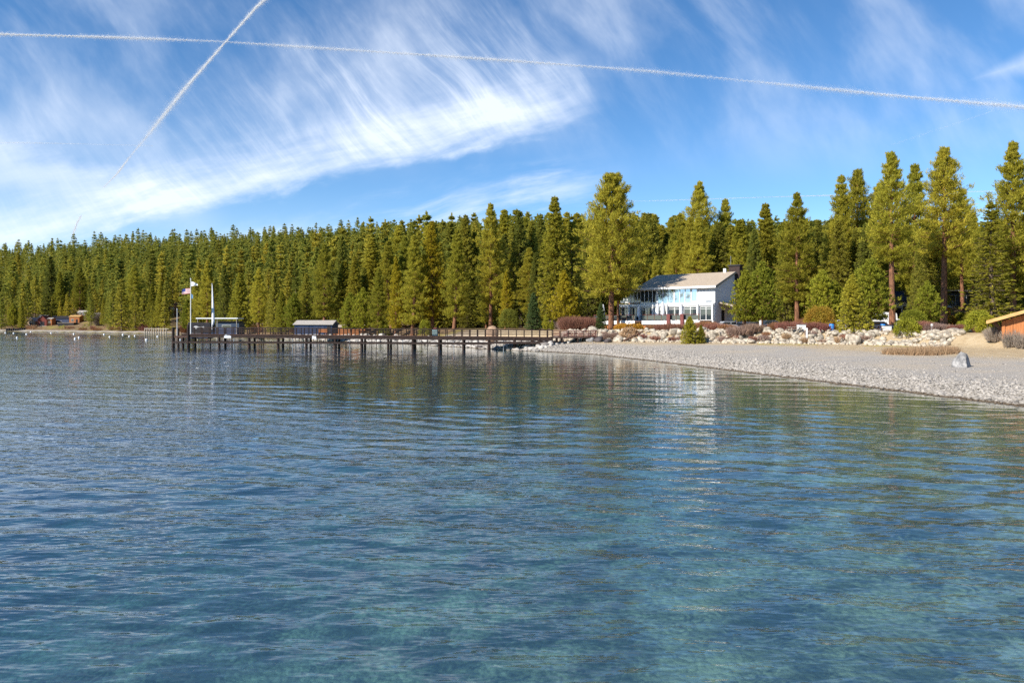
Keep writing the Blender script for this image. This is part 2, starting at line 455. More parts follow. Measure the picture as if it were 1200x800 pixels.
def gz(x, y):
    return float(terrain(np.array([x]), np.array([y]))[0][0])

def G(px, d, dz=0.0):
    """ground point seen at picture column px, d metres away"""
    x = (px - 600) / F * d
    return Vector((x, d, gz(x, d) + dz))

def axis(segs):
    out = []
    for a, b, st in segs: out += list(np.arange(a, b, st))
    return np.array(out + [segs[-1][1]])
gx = axis([(-4000, -1000, 150), (-1000, -300, 25), (-300, -80, 7), (-80, -32, 2.4), (-32, 74, 0.8), (74, 130, 2.5), (130, 400, 15), (400, 4000, 200)])
gy = axis([(-400, -40, 20), (-40, 0, 3), (0, 128, 0.8), (128, 220, 2.4), (220, 460, 7), (460, 1000, 25), (1000, 5000, 200)])
X, Y = np.meshgrid(gx, gy)
Z, S_, E_ = terrain(X.ravel(), Y.ravel())
rngG = np.random.default_rng(3)
nx, ny = len(gx), len(gy)
I = np.arange(nx * ny).reshape(ny, nx)
quads = np.stack([I[:-1, :-1], I[:-1, 1:], I[1:, 1:], I[1:, :-1]], -1).reshape(-1, 4)

def ground_mat():
    m, n, p = mat_base('ground_earth')
    ge = n.node('ShaderNodeNewGeometry'); pos = ge.outputs['Position']
    def at(k):
        a = n.node('ShaderNodeAttribute', attribute_name=k); return a.outputs['Fac']
    s = n.add(at('shore'), n.mul(n.sub(n.noise(pos, 0.5, 5, 0.6), 0.5), 1.6)); e = n.add(at('bank'), n.mul(n.sub(n.noise(pos, 0.25, 5, 0.6), 0.5), 5))
    sx = n.sep(pos)[0]
    # cobbles and gravel
    vc = n.voro(pos, 5.5, 'F1', 'Color'); vr = n.sep(vc)[0]
    vd = n.voro(pos, 5.5, 'F1', 'Distance')
    cob = n.mix(vr, (0.26, 0.235, 0.205), (0.43, 0.40, 0.36))
    fine = n.noise(pos, 9, 8, 0.75)
    big = n.noise(pos, 0.22, 4, 0.5)
    grav = n.mix(n.ss(0.25, 0.75, fine), (0.27, 0.245, 0.215), (0.43, 0.395, 0.35))
    grav = n.mix(n.mul(n.ss(0.4, 0.7, big), 0.35), grav, (0.50, 0.40, 0.27))
    sand = n.mix(n.ss(0.3, 0.7, n.noise(pos, 1.1, 6, 0.65)), (0.37, 0.275, 0.16), (0.46, 0.365, 0.235))
    litter = n.mix(n.ss(0.35, 0.65, n.noise(pos, 0.7, 7, 0.65)), (0.10, 0.07, 0.04), (0.25, 0.165, 0.09))
    litter = n.mix(n.mul(n.ss(0.52, 0.62, n.noise(pos, 0.16, 4, 0.5)), 0.7), litter, (0.24, 0.20, 0.05))
    bedn = n.add(n.mul(n.noise(pos, 0.45, 3, 0.5, 0.6), 0.5), n.mul(n.noise(pos, 2.1, 8, 0.72, 2.4), 0.5)); bedv = n.voro(n.mapping(pos, scale=(1, 1, 1)), 1.3, 'F1', 'Color')
    bed = n.mix(n.ss(0.42, 0.64, bedn), (0.045, 0.065, 0.055), (0.54, 0.50, 0.27))
    bed = n.mix(n.mul(n.sep(bedv)[1], 0.45), bed, (0.14, 0.15, 0.09))
    wet = (0.085, 0.065, 0.045)
    shal = n.mix(n.ss(0.3, 0.7, n.noise(pos, 3, 5, 0.6)), (0.12, 0.10, 0.035), (0.36, 0.29, 0.11))
    c = n.mix(n.ss(-15.0, -3.0, s), bed, shal)
    c = n.mix(n.ss(-0.55, -0.1, s), c, wet)
    c = n.mix(n.ss(0.25, 0.6, s), c, cob)
    c = n.mix(n.ss(5.0, 9.0, s), c, grav)
    c = n.mix(n.mul(n.mul(n.ss(-7, -1, e), n.ss(1, 3, s)), n.ss(-25, 5, sx)), c, sand)
    sandx = n.mul(n.mul(n.ss(31, 40, n.add(sx, n.mul(n.sub(big, 0.5), 12))), n.ss(-19, -10, e)), n.ss(7, 12, s))
    c = n.mix(sandx, c, sand)
    c = n.mix(n.ss(2.0, 7.0, n.add(e, n.mul(n.ss(0, -30, sx), 11))), c, litter)
    n.set(p.inputs['Base Color'], c)
    p.inputs['Roughness'].default_value = 0.95; p.inputs['Specular IOR Level'].default_value = 0.15
    h = n.add(n.mul(vd, -0.12), n.mul(fine, 0.10))
    n.t.links.new(n.bump(h, 0.9, 0.6), p.inputs['Normal'])
    return m
M['ground'] = ground_mat()
gme = arr_mesh('ground', np.stack([X.ravel(), Y.ravel(), Z], 1), quads, M['ground'], True, 4, {'shore': S_, 'bank': E_})
tag(link('ground', gme), kind='structure')

# ------------------------------------------------------------------ lake surface
rngW = np.random.default_rng(11)
ths = np.concatenate([rad(1) * np.arange(-180, -66, 3.0), rad(1) * np.arange(-66, 66, 0.2), rad(1) * np.arange(66, 181, 3.0)])
ths[-1] = math.pi; ths[0] = -math.pi
rr = [0.5]
while rr[-1] < 5200: rr.append(rr[-1] * (1.0095 if rr[-1] < 260 else 1.05) + 0.004)
rr = np.array(rr)
TH, RR = np.meshgrid(ths, rr)
wx_, wy_ = (RR * np.sin(TH)).ravel(), (RR * np.cos(TH)).ravel()
wz = np.zeros_like(wx_)
Rf = RR.ravel()
def waves(n, l0, l1, ang, spread, slope, reach):
    global wz
    for k in range(n):
        lam = math.exp(rngW.uniform(math.log(l0), math.log(l1)))
        a = rad(ang) + rngW.normal(0, rad(spread))
        kx, ky = math.cos(a) * 2 * math.pi / lam, math.sin(a) * 2 * math.pi / lam
        amp = slope / math.sqrt(n / 2) * lam / (2 * math.pi)
        ph = kx * wx_ + ky * wy_ + rngW.uniform(0, 6.28)
        fade = 1 / (1 + (Rf / (lam * reach)) ** 3)
        wz += amp * np.sin(ph) * fade
grp = 0.55 + 0.45 * hnoise(wx_, wy_, 9, 21)
waves(16, 1.6, 4.5, 76, 8, 0.016, 60)
w_a = wz.copy(); wz[:] = 0
waves(40, 0.45, 1.8, 78, 13, 0.072, 60)
waves(40, 0.22, 0.8, 116, 16, 0.075, 30)
wz = w_a + wz * (0.5 + grp)
wmask = sst(3.0, -3.0, sdist(SHORE, wx_, wy_))
wz *= 0.25 + 0.75 * wmask
nw, nr = len(ths), len(rr)
J = np.arange(nw * nr).reshape(nr, nw)
wq = np.stack([J[:-1, :-1], J[:-1, 1:], J[1:, 1:], J[1:, :-1]], -1).reshape(-1, 4)

def water_mat():
    m = bpy.data.materials.new('lake_water'); m.use_nodes = True
    n = NT(m.node_tree); m.node_tree.nodes.remove(m.node_tree.nodes['Principled BSDF'])
    out = m.node_tree.nodes['Material Output']
    pos = n.node('ShaderNodeNewGeometry').outputs['Position']
    r1 = n.mapping(pos, scale=(0.42, 1.0, 1), rot=(0, 0, rad(-12)))
    r2 = n.mapping(pos, scale=(0.35, 1.0, 1), rot=(0, 0, rad(24)))
    gust = n.noise(pos, 0.09, 3, 0.5)
    py_ = n.sep(pos)[1]; px_ = n.sep(pos)[0]
    ruff = n.add(0.22, n.mul(n.m('MAXIMUM', n.ss(45, 8, n.add(py_, n.mul(px_, 0.4))), n.ss(-2, -45, px_)), 1.2))          # ruffled by the breeze off the near jetty, calmer towards the beach
    h = n.add(n.mul(n.noise(r1, 2.4, 2, 0.5), 0.085), n.mul(n.noise(r2, 4.2, 2, 0.5), n.mul(n.add(0.4, n.ss(0.35, 0.65, gust)), 0.085)))
    h = n.mul(h, ruff)
    nor = n.bump(h, 0.35, 1.0)
    vm = n.node('ShaderNodeVectorMath', operation='DOT_PRODUCT')          # Schlick's reflectance, the same from above and below
    n.t.links.new(nor, vm.inputs[0]); n.t.links.new(n.node('ShaderNodeNewGeometry').outputs['Incoming'], vm.inputs[1])
    fr = n.m('MULTIPLY_ADD', n.m('POWER', n.m('SUBTRACT', 1.0, n.m('ABSOLUTE', vm.outputs['Value']), clamp=True), 5.0), 0.98, 0.02, True)
    gl = n.node('ShaderNodeBsdfGlossy'); gl.inputs['Roughness'].default_value = 0.02; gl.inputs['Color'].default_value = (1, 1, 1, 1)
    n.t.links.new(nor, gl.inputs['Normal'])
    tr = n.node('ShaderNodeBsdfTransparent'); tr.inputs['Color'].default_value = (0.90, 0.97, 0.98, 1)
    di = n.node('ShaderNodeBsdfDiffuse'); di.inputs['Color'].default_value = (0.075, 0.18, 0.31, 1)
    body = n.mixs(0.19, tr.outputs[0], di.outputs[0])
    sh = n.mixs(fr, body, gl.outputs[0])
    n.t.links.new(sh, out.inputs['Surface'])
    va = n.node('ShaderNodeVolumeAbsorption'); va.inputs['Color'].default_value = (0.46, 0.70, 0.82, 1); va.inputs['Density'].default_value = 0.19
    n.t.links.new(va.outputs[0], out.inputs['Volume'])
    return m
M['water'] = water_mat()
wme = arr_mesh('lake_water', np.stack([wx_, wy_, wz], 1), wq, M['water'], True, 4)
tag(link('water', wme), kind='structure')

# ------------------------------------------------------------------ stones
def ico(sub):
    import bmesh
    bm = bmesh.new(); bmesh.ops.create_icosphere(bm, subdivisions=sub, radius=1.0)
    V = np.array([v.co[:] for v in bm.verts]); Fc = np.array([[v.index for v in f.verts] for f in bm.faces]); bm.free()
    return V, Fc
ICO1, ICOF1 = ico(1)
ICO2, ICOF2 = ico(2)
ICO3, ICOF3 = ico(3)

def stones(name, xs, ys, zs, rs, rng, mat, flat=0.6, smooth=True):
    n = len(xs); k = len(ICO1)
    sc = rs[:, None] * np.stack([rng.uniform(.75, 1.3, n), rng.uniform(.75, 1.3, n), rng.uniform(flat * .7, flat * 1.3, n)], 1)
    V = ICO1[None] * (1 + rng.normal(0, 0.14, (n, k, 1))) * sc[:, None, :]
    a = rng.uniform(0, 6.28, n); c, s = np.cos(a)[:, None], np.sin(a)[:, None]
    V = np.stack([V[..., 0] * c - V[..., 1] * s, V[..., 0] * s + V[..., 1] * c, V[..., 2]], -1) + np.stack([xs, ys, zs], 1)[:, None, :]
    Fc = ICOF1[None] + (np.arange(n) * k)[:, None, None]
    return link(name, arr_mesh(name, V.reshape(-1, 3), Fc.reshape(-1, 3), mat, smooth))

def stone_mat(name, a, b, dark=(0.12, 0.11, 0.10)):
    m, n, p = mat_base(name)
    ri = n.node('ShaderNodeNewGeometry'); r = ri.outputs['Random Per Island']
    pos = ri.outputs['Position']
    c = n.mix(r, a, b)
    c = n.mix(n.ss(0.90, 0.97, n.m('FRACT', n.mul(r, 13.7))), c, dark)
    c = n.mix(n.mul(n.ss(0.35, 0.65, n.noise(pos, 14, 4, 0.6)), 0.35), c, tuple(x * 0.6 for x in a))
    zz = n.sep(pos)[2]
    c = n.mix(n.ss(0.10, 0.03, zz), c, (0.10, 0.075, 0.05))
    n.set(p.inputs['Base Color'], c); p.inputs['Roughness'].default_value = 0.9; p.inputs['Specular IOR Level'].default_value = 0.15
    return m
M['cobble'] = stone_mat('beach_cobble', (0.24, 0.22, 0.195), (0.45, 0.415, 0.375))
rs_ = np.random.default_rng(17)
# shoreline cobbles, biggest and densest near the waterline
pts = []
shore_near = [(29, 16), (28, 22), (25, 36), (22.5, 48), (19.5, 62), (15.5, 80), (11, 98), (4, 109), (0, 114), (-9, 130)]
for (ax, ay), (bx, by) in zip(shore_near[:-1], shore_near[1:]):
    L = math.hypot(bx - ax, by - ay); n = int(L * 330)
    t = rs_.uniform(0, 1, n); off = np.where(rs_.uniform(0, 1, n) < .8, np.minimum(rs_.gamma(1.5, 1.8, n), 13), rs_.uniform(0, 26, n)) - 0.35
    nxn, nyn = (by - ay) / L, -(bx - ax) / L
    pts.append(np.stack([ax + t * (bx - ax) + nxn * off, ay + t * (by - ay) + nyn * off, off], 1))
pts = np.concatenate(pts)
z, s, e = terrain(pts[:, 0], pts[:, 1])
ok = (e < -0.5) & (s > -0.45)
pts, z = pts[ok], z[ok]
r_ = np.exp(rs_.normal(math.log(0.056), 0.40, len(pts))) * (1.15 - 0.045 * np.clip(pts[:, 2], 0, 12))
r_ = np.clip(r_, 0.025, 0.2)
tag(stones('beach_cobbles', pts[:, 0], pts[:, 1], z + r_ * 0.18, r_, rs_, M['cobble']), kind='stuff')
# rocky far shore behind and under the pier
pts = []
far_near = [(4, 109), (0, 114), (-9, 130), (-17, 143), (-40, 172), (-62, 199)]
for (ax, ay), (bx, by) in zip(far_near[:-1], far_near[1:]):
    L = math.hypot(bx - ax, by - ay); n = int(L * 26)
    t = rs_.uniform(0, 1, n); off = rs_.uniform(-0.6, 6.5, n); nxn, nyn = (by - ay) / L, -(bx - ax) / L
    pts.append(np.stack([ax + t * (bx - ax) + nxn * off, ay + t * (by - ay) + nyn * off], 1))
pts = np.concatenate(pts); z, s, e = terrain(pts[:, 0], pts[:, 1])
r_ = np.clip(np.exp(rs_.normal(math.log(0.28), 0.45, len(pts))), 0.12, 0.8)
M['shorestone'] = stone_mat('shore_stone', (0.32, 0.295, 0.265), (0.55, 0.52, 0.48), (0.10, 0.09, 0.09))
tag(stones('shore_stones', pts[:, 0], pts[:, 1], z + r_ * 0.2, r_, rs_, M['shorestone'], 0.7), kind='stuff')

def boulder_mesh(name, seed, mat, sub=2, rough=0.16, cuts=5):
    rng = np.random.default_rng(seed)
    V = (ICO3 if sub == 3 else ICO2).copy(); Fc = ICOF3 if sub == 3 else ICOF2
    for k in range(cuts):                                # chop flat faces
        nrm = rng.normal(0, 1, 3); nrm /= np.linalg.norm(nrm); lim = rng.uniform(0.5, 0.8)
        dd = V @ nrm; V = V - np.maximum(dd - lim, 0)[:, None] * nrm
    q = np.sin(V @ rng.normal(0, 2.2, (3, 3)) + rng.uniform(0, 6, 3)).sum(1)
    V = V * (1 + rough * 0.35 * q[:, None] + rng.normal(0, rough * 0.22, (len(V), 1)))
    return arr_mesh(name, V, Fc, mat, False)
RB = [boulder_mesh('rock_bank_boulder', 40 + k, M['granite']) for k in range(8)]
rb = np.random.default_rng(5)
cand = []
bank_near = [(7, 119.5), (11, 116), (17, 111), (24, 106), (32, 100), (40, 95.5), (46, 91), (49.5, 84)][::-1]
for (ax, ay), (bx, by) in zip(bank_near[:-1], bank_near[1:]):
    L = math.hypot(bx - ax, by - ay); n = int(L * 11)
    for k in range(n):
        t = rb.uniform(); off = rb.uniform(-0.6, 3.5)
        nxn, nyn = (by - ay) / L, -(bx - ax) / L
        cand.append((ax + t * (bx - ax) + nxn * off, ay + t * (by - ay) + nyn * off, float(np.clip(math.exp(rb.normal(math.log(0.37), 0.38)), 0.18, 0.72))))
cand = [c for c in cand if not (c[0] > 47 and rb.uniform() < 0.45)]
cand.sort(key=lambda c: -c[2])
for (x, y, r) in cand[:290]:
    o = bpy.data.objects.new('boulder', RB[rb.integers(8)]); COL.objects.link(o)
    o.location = (x, y, gz(x, y) + r * 0.25)
    o.rotation_euler = (rb.uniform(-.5, .5), rb.uniform(-.5, .5), rb.uniform(0, 6.28))
    o.scale = (r * rb.uniform(.85, 1.35), r * rb.uniform(.85, 1.2), r * rb.uniform(.65, .95))
    tag(o, 'pale granite boulder in the rock bank between the gravel beach and the bushes', 'boulder', 'boulders of the rock bank')
rest = cand[290:]
if True:
    n = 1500; k = rb.integers(len(bank_near) - 1, size=n); t = rb.uniform(0, 1, n); off = rb.uniform(-1.2, 4, n)
    A = np.array(bank_near); P0, P1 = A[k], A[k + 1]; dv = P1 - P0; L = np.linalg.norm(dv, axis=1)
    x = P0[:, 0] + t * dv[:, 0] + dv[:, 1] / L * off; y = P0[:, 1] + t * dv[:, 1] - dv[:, 0] / L * off
    z = terrain(x, y)[0]; r_ = rb.uniform(0.1, 0.3, n)
    x = np.append(x, [c[0] for c in rest]); y = np.append(y, [c[1] for c in rest]); r_ = np.append(r_, [c[2] for c in rest]); z = np.append(z, [gz(c[0], c[1]) for c in rest])
    M['rubble'] = stone_mat('bank_rubble', (0.34, 0.285, 0.215), (0.56, 0.49, 0.39))
    tag(stones('bank_rubble', x, y, z + r_ * .2, r_, rb, M['rubble'], 0.8, False), kind='stuff')
# dark rocks at the pier foot, and the lone boulder on the beach
for (px, d, r, mk, lab) in ((702, 112.5, 0.85, 'darkrock', 'dark rock beside the landward end of the pier'), (712, 110.5, 0.6, 'darkrock', 'smaller black rock on the beach before the big pine'),
                            (692, 113.5, 0.8, 'granite2', 'grey rock tucked under the end of the pier railing')):
    o = link('boulder', boulder_mesh('shore_boulder', int(px), M[mk]), None, G(px, d, r * .3), px)
    o.scale = (r * 1.2, r, r * .8); tag(o, lab, 'boulder')
V = ICO3.copy()
V[:, 2] = np.where(V[:, 2] < -0.3, -0.3, V[:, 2])
nz = np.random.default_rng(2)
for nrm, lim in (((-0.78, -0.3, 0.5), 0.38), ((0.76, -0.60, 0.22), 0.24), ((0.3, -0.2, 0.9), 0.6), ((0.8, 0.2, 0.5), 0.6), ((0, 0, 1), 0.8), ((0.1, 0.9, 0.4), 0.6)):
    nn = np.array(nrm, float); nn /= np.linalg.norm(nn); V -= np.maximum(V @ nn - lim, 0)[:, None] * nn
V = V * np.array([1.15, 0.95, 1.35]) * (1 + nz.normal(0, 0.012, (len(V), 1)))
V = V * 0.86
bo = link('boulder', arr_mesh('lone_boulder', V, ICOF3, M['granite2'], False), None, G(1131, 55, 0.28), 0.0)
tag(bo, 'large lone grey boulder standing on the gravel beach', 'boulder')
bo = link('boulder', boulder_mesh('shore_boulder', 77, M['granite']), None, G(1003, 93.5, 0.45), 0.4); bo.scale = (.8, .8, 1.0)
tag(bo, 'pointed pale boulder at the foot of the dark cone-shaped evergreen', 'boulder')

# ------------------------------------------------------------------ road and parking strip behind the beach
def sheet(name, x0, x1, y0, y1, st, lift, mat):
    xs = np.arange(x0, x1 + .01, st); ys = np.arange(y0, y1 + .01, st)
    XX, YY = np.meshgrid(xs, ys); ZZ = terrain(XX.ravel(), YY.ravel())[0] + lift
    K = np.arange(XX.size).reshape(XX.shape)
    q = np.stack([K[:-1, :-1], K[:-1, 1:], K[1:, 1:], K[1:, :-1]], -1).reshape(-1, 4)
    return link(name, arr_mesh(name, np.stack([XX.ravel(), YY.ravel(), ZZ], 1), q, mat, True, 4))
M['asphalt'] = plain('asphalt', (0.17, 0.165, 0.17), 0.9, 0.2, 2.0, 0.3)
tag(sheet('road', 44, 160, 117, 123, 1.0, 0.06, M['asphalt']), kind='structure')
# ------------------------------------------------------------------ conifers
def unit(v): return v / np.maximum(np.linalg.norm(v, axis=-1, keepdims=True), 1e-6)

def blades(C, D, k, L, W, spread, rng, up=0.25, cr=0.3, ks=None):
    """k tapering blades round every clump centre C, leaning along D"""
    n = len(C)
    K1 = np.repeat(ks, k)[:, None] if ks is not None else 1.0
    P = np.repeat(C, k, 0); Dk = np.repeat(D, k, 0)
    off = unit(rng.normal(0, 1, P.shape)) * (rng.uniform(0, 1, (len(P), 1)) ** 0.5) * cr * K1
    d = unit(Dk * 0.7 + rng.normal(0, spread, P.shape) + np.array([0, 0, up]))
    w = unit(np.cross(d, rng.normal(0, 1, P.shape)))
    l = L * rng.uniform(0.6, 1.3, (len(P), 1)) * (0.5 + 0.5 * K1); ww = W * rng.uniform(0.7, 1.3, (len(P), 1)) * 0.5
    b = P + off - d * l * 0.35
    mid = b + d * l * 0.45
    V = np.stack([b, mid + w * ww, b + d * l, mid - w * ww], 1).reshape(-1, 3)
    Fq = np.arange(len(P) * 4).reshape(-1, 4)
    return V, Fq

def conifer(name, H, R, zb, style, seed, whorls, per, clumps, k, L, W, cr, bark, leaf, bare=0, limbs=True, trunk_r=None):
    rng = np.random.default_rng(seed)
    sway = rng.normal(0, 0.012 * H, 2); tr = trunk_r or H * 0.0135 + 0.06
    def axis_(z):
        t = z / H; return np.stack([sway[0] * np.sin(t * 2.5), sway[1] * np.sin(t * 2.1), z], -1)
    mb = MB()
    zs = [0, 0.02 * H, 0.1 * H, 0.3 * H, 0.5 * H, 0.7 * H, 0.85 * H, H * 0.985]
    mb.tube([axis_(np.array(z)) for z in zs], [tr * 1.35, tr * 1.1, tr * .98, tr * .8, tr * .6, tr * .38, tr * .2, 0.02], 9)
    Cs, Ds, Ks = [], [], []
    for wi in range(whorls):
        t = (wi + rng.uniform(-.35, .35)) / whorls; t = min(max(t, 0.0), 0.995)
        z = (zb + (1 - zb) * t) * H
        wj = rng.uniform(.66, 1.2)
        if style == 'fir': rad_ = 1.2 * R * (1 - t) ** 0.9 * min(1, 0.75 + t * 2.5) + 0.012 * H
        elif style == 'pine': rad_ = 1.5 * R * min(1.0, (t + 0.12) / 0.36) ** 0.7 * (1 - t) ** 0.98 * wj + 0.010 * H
        elif style == 'broad': rad_ = 1.25 * R * min(1.0, (t + 0.25) / 0.4) ** 0.8 * (1 - t) ** 0.8 * wj + 0.014 * H
        else: rad_ = R * min(1.0, (t + 0.22) / 0.36) ** 0.8 * (1 - t) ** 0.98 * wj * 1.3 + 0.012 * H
        a0 = rng.uniform(0, 6.28)
        nb = per + (1 if rng.uniform() < .4 else 0)
        if style in ('pine', 'broad') and rng.uniform() < 0.16: nb = max(2, nb - 2)
        for b in range(nb):
            a = a0 + 6.283 * b / nb + rng.uniform(-.5, .5)
            ln = rad_ * (rng.uniform(.86, 1.12) if style in ('fir', 'young') else rng.uniform(.62, 1.18))
            if style == 'fir': p0, cv = -0.28 + 0.75 * t, 0.10
            elif style == 'young': p0, cv = 0.15 + 0.6 * t, 0.25
            else: p0, cv = -0.12 + 0.6 * t + rng.normal(0, .12), 0.30
            h = np.array([math.cos(a), math.sin(a)])
            base = axis_(np.array(z))
            side = np.array([-h[1], h[0], 0])
            def at(f): 
                q = ln * f
                return base + np.array([h[0] * q, h[1] * q, q * (p0 + cv * (f - 0.45))])
            if limbs and ln > 1.0:
                mb.tube([at(0.0), at(0.5), at(0.92)], [tr * .16 * (1 - t) + .03, .035, .012], 4)
            for f in np.linspace(0.40 if style != 'fir' else 0.18, 1.0, clumps):
                lat = rng.normal(0, 0.13 * ln * (0.5 + f * .6) + .08)
                c = at(f + rng.uniform(-.07, .05)) + side * lat + np.array([0, 0, rng.normal(0, 0.05 * ln * (0 if style == 'fir' else 1) + .05)])
                Cs.append(c); Ks.append(0.42 + 0.58 * min(1.0, ln / (0.55 * R))); Ds.append(unit(at(min(f + .1, 1.1)) - at(f) + side * lat * 0.25 + np.array([0, 0, 0.1 if style != 'fir' else -0.03])))
    for z in np.linspace(0.965, 1.0, 4): Cs.append(axis_(np.array(z * H))); Ds.append(np.array([0, 0, 1.0])); Ks.append(.4)
    for q in range(bare):
        a = rng.uniform(0, 6.28); z = rng.uniform(0.25, 0.75) * H; b = axis_(np.array(z)); ln = R * rng.uniform(.4, .9)
        mb.tube([b, b + np.array([math.cos(a) * ln, math.sin(a) * ln, -0.1 * ln])], [0.06, 0.015], 4)
    V, Fq = blades(np.array(Cs), np.array(Ds), k, L, W, 0.55 if style != 'fir' else 0.36, rng, 0.25 if style != 'fir' else 0.05, cr, np.array(Ks))
    tm = mb.mesh('trunk', bark, 0, True)
    cm = arr_mesh('crown', V, Fq, leaf, False, 4)
    return tm, cm, H

PT = {}
# style, H, R, zb ...
PT['pine1'] = conifer('pine', 30, 4.3, .30, 'pine', 1, 29, 6, 5, 28, .70, .105, .58, M['bark'], M['pine'])
PT['pine2'] = conifer('pine', 30, 4.0, .22, 'pine', 2, 31, 6, 5, 28, .70, .105, .56, M['bark'], M['pine'])
PT['pine3'] = conifer('pine', 30, 3.4, .14, 'pine', 3, 35, 6, 5, 27, .68, .105, .54, M['bark'], M['pine'], bare=8)
PT['slim1'] = conifer('pine', 32, 3.7, .40, 'pine', 4, 30, 5, 5, 27, .72, .11, .6, M['bark'], M['pine'], bare=14, trunk_r=.56)
PT['slim2'] = conifer('pine', 32, 4.1, .42, 'pine', 5, 28, 5, 5, 27, .74, .11, .6, M['bark'], M['pine'], bare=16, trunk_r=.55)
PT['broad'] = conifer('pine', 25, 5.6, .26, 'broad', 6, 36, 6, 6, 27, .68, .105, .56, M['bark'], M['pine'], trunk_r=.45)
PT['fir1'] = conifer('fir', 26, 3.3, .08, 'fir', 7, 54, 6, 5, 13, .56, .14, .30, M['barkd'], M['fir'])
PT['fir2'] = conifer('fir', 28, 3.0, .05, 'fir', 8, 58, 6, 5, 13, .56, .14, .30, M['barkd'], M['fir'])
PT['sunfir'] = conifer('fir', 27, 3.6, .12, 'fir', 9, 52, 6, 6, 14, .58, .15, .34, M['barkd'], M['pine'])
PT['greyfir'] = conifer('fir', 27, 3.0, .12, 'fir', 10, 40, 5, 4, 12, .56, .14, .30, M['barkd'], M['pine'], bare=60)
PT['young1'] = conifer('young', 8, 2.1, .07, 'young', 11, 26, 7, 4, 13, .40, .12, .26, M['barkd'], M['young'])
PT['young2'] = conifer('young', 9, 2.15, .18, 'young', 12, 26, 7, 4, 14, .42, .12, .28, M['bark'], M['young'])
PT['cone'] = conifer('cone', 8, 2.0, .02, 'fir', 13, 38, 8, 4, 13, .34, .10, .22, M['barkd'], M['pine'])
PT['gold'] = conifer('gold', 11, 2.2, .16, 'young', 14, 30, 7, 4, 14, .45, .13, .30, M['barkd'], M['gold'])
PT['goldpine'] = conifer('goldpine', 28, 3.6, .12, 'pine', 15, 50, 5, 5, 15, .60, .15, .45, M['bark'], M['gold'], bare=20)
PT['bluefir'] = conifer('bluefir', 8, 1.5, .03, 'fir', 16, 36, 7, 4, 13, .34, .10, .2, M['barkd'], M['blue'])
FARP = []
for q in range(6):
    st = ('fir', 'pine', 'fir', 'fir', 'pine', 'fir')[q]
    FARP.append(conifer('far', 28, (2.7, 3.2, 2.4, 3.0, 3.6, 2.6)[q], (.06, .22, .1, .04, .18, .08)[q], st, 60 + q, 24, 5, 3, 7, 1.05, .36, .5, M['barkd'], M['far'], limbs=False, trunk_r=.36))

USED = {}
def tree(name, proto, loc, H, label, group=None, rz=None, wide=1.0, cat='tree'):
    tm, cm, h0 = proto
    root = empty(name, loc, rz if rz is not None else (loc[0] * 7.3 + loc[1] * 3.1) % 6.28, label, cat, group)
    s = H / h0; root.scale = (s * wide, s * wide, s)
    link('trunk', tm, root); link('crown', cm, root)
    return root

def place(px, ytop, d, proto, label, name='pine_tree', wide=1.0, rz=None, group=None, sink=0.0):
    g = G(px, d, -0.12 - sink)
    top = EYE + (380 - ytop) / F * d
    return tree(name, PT[proto], g, top - g.z, label, group, rz, wide)

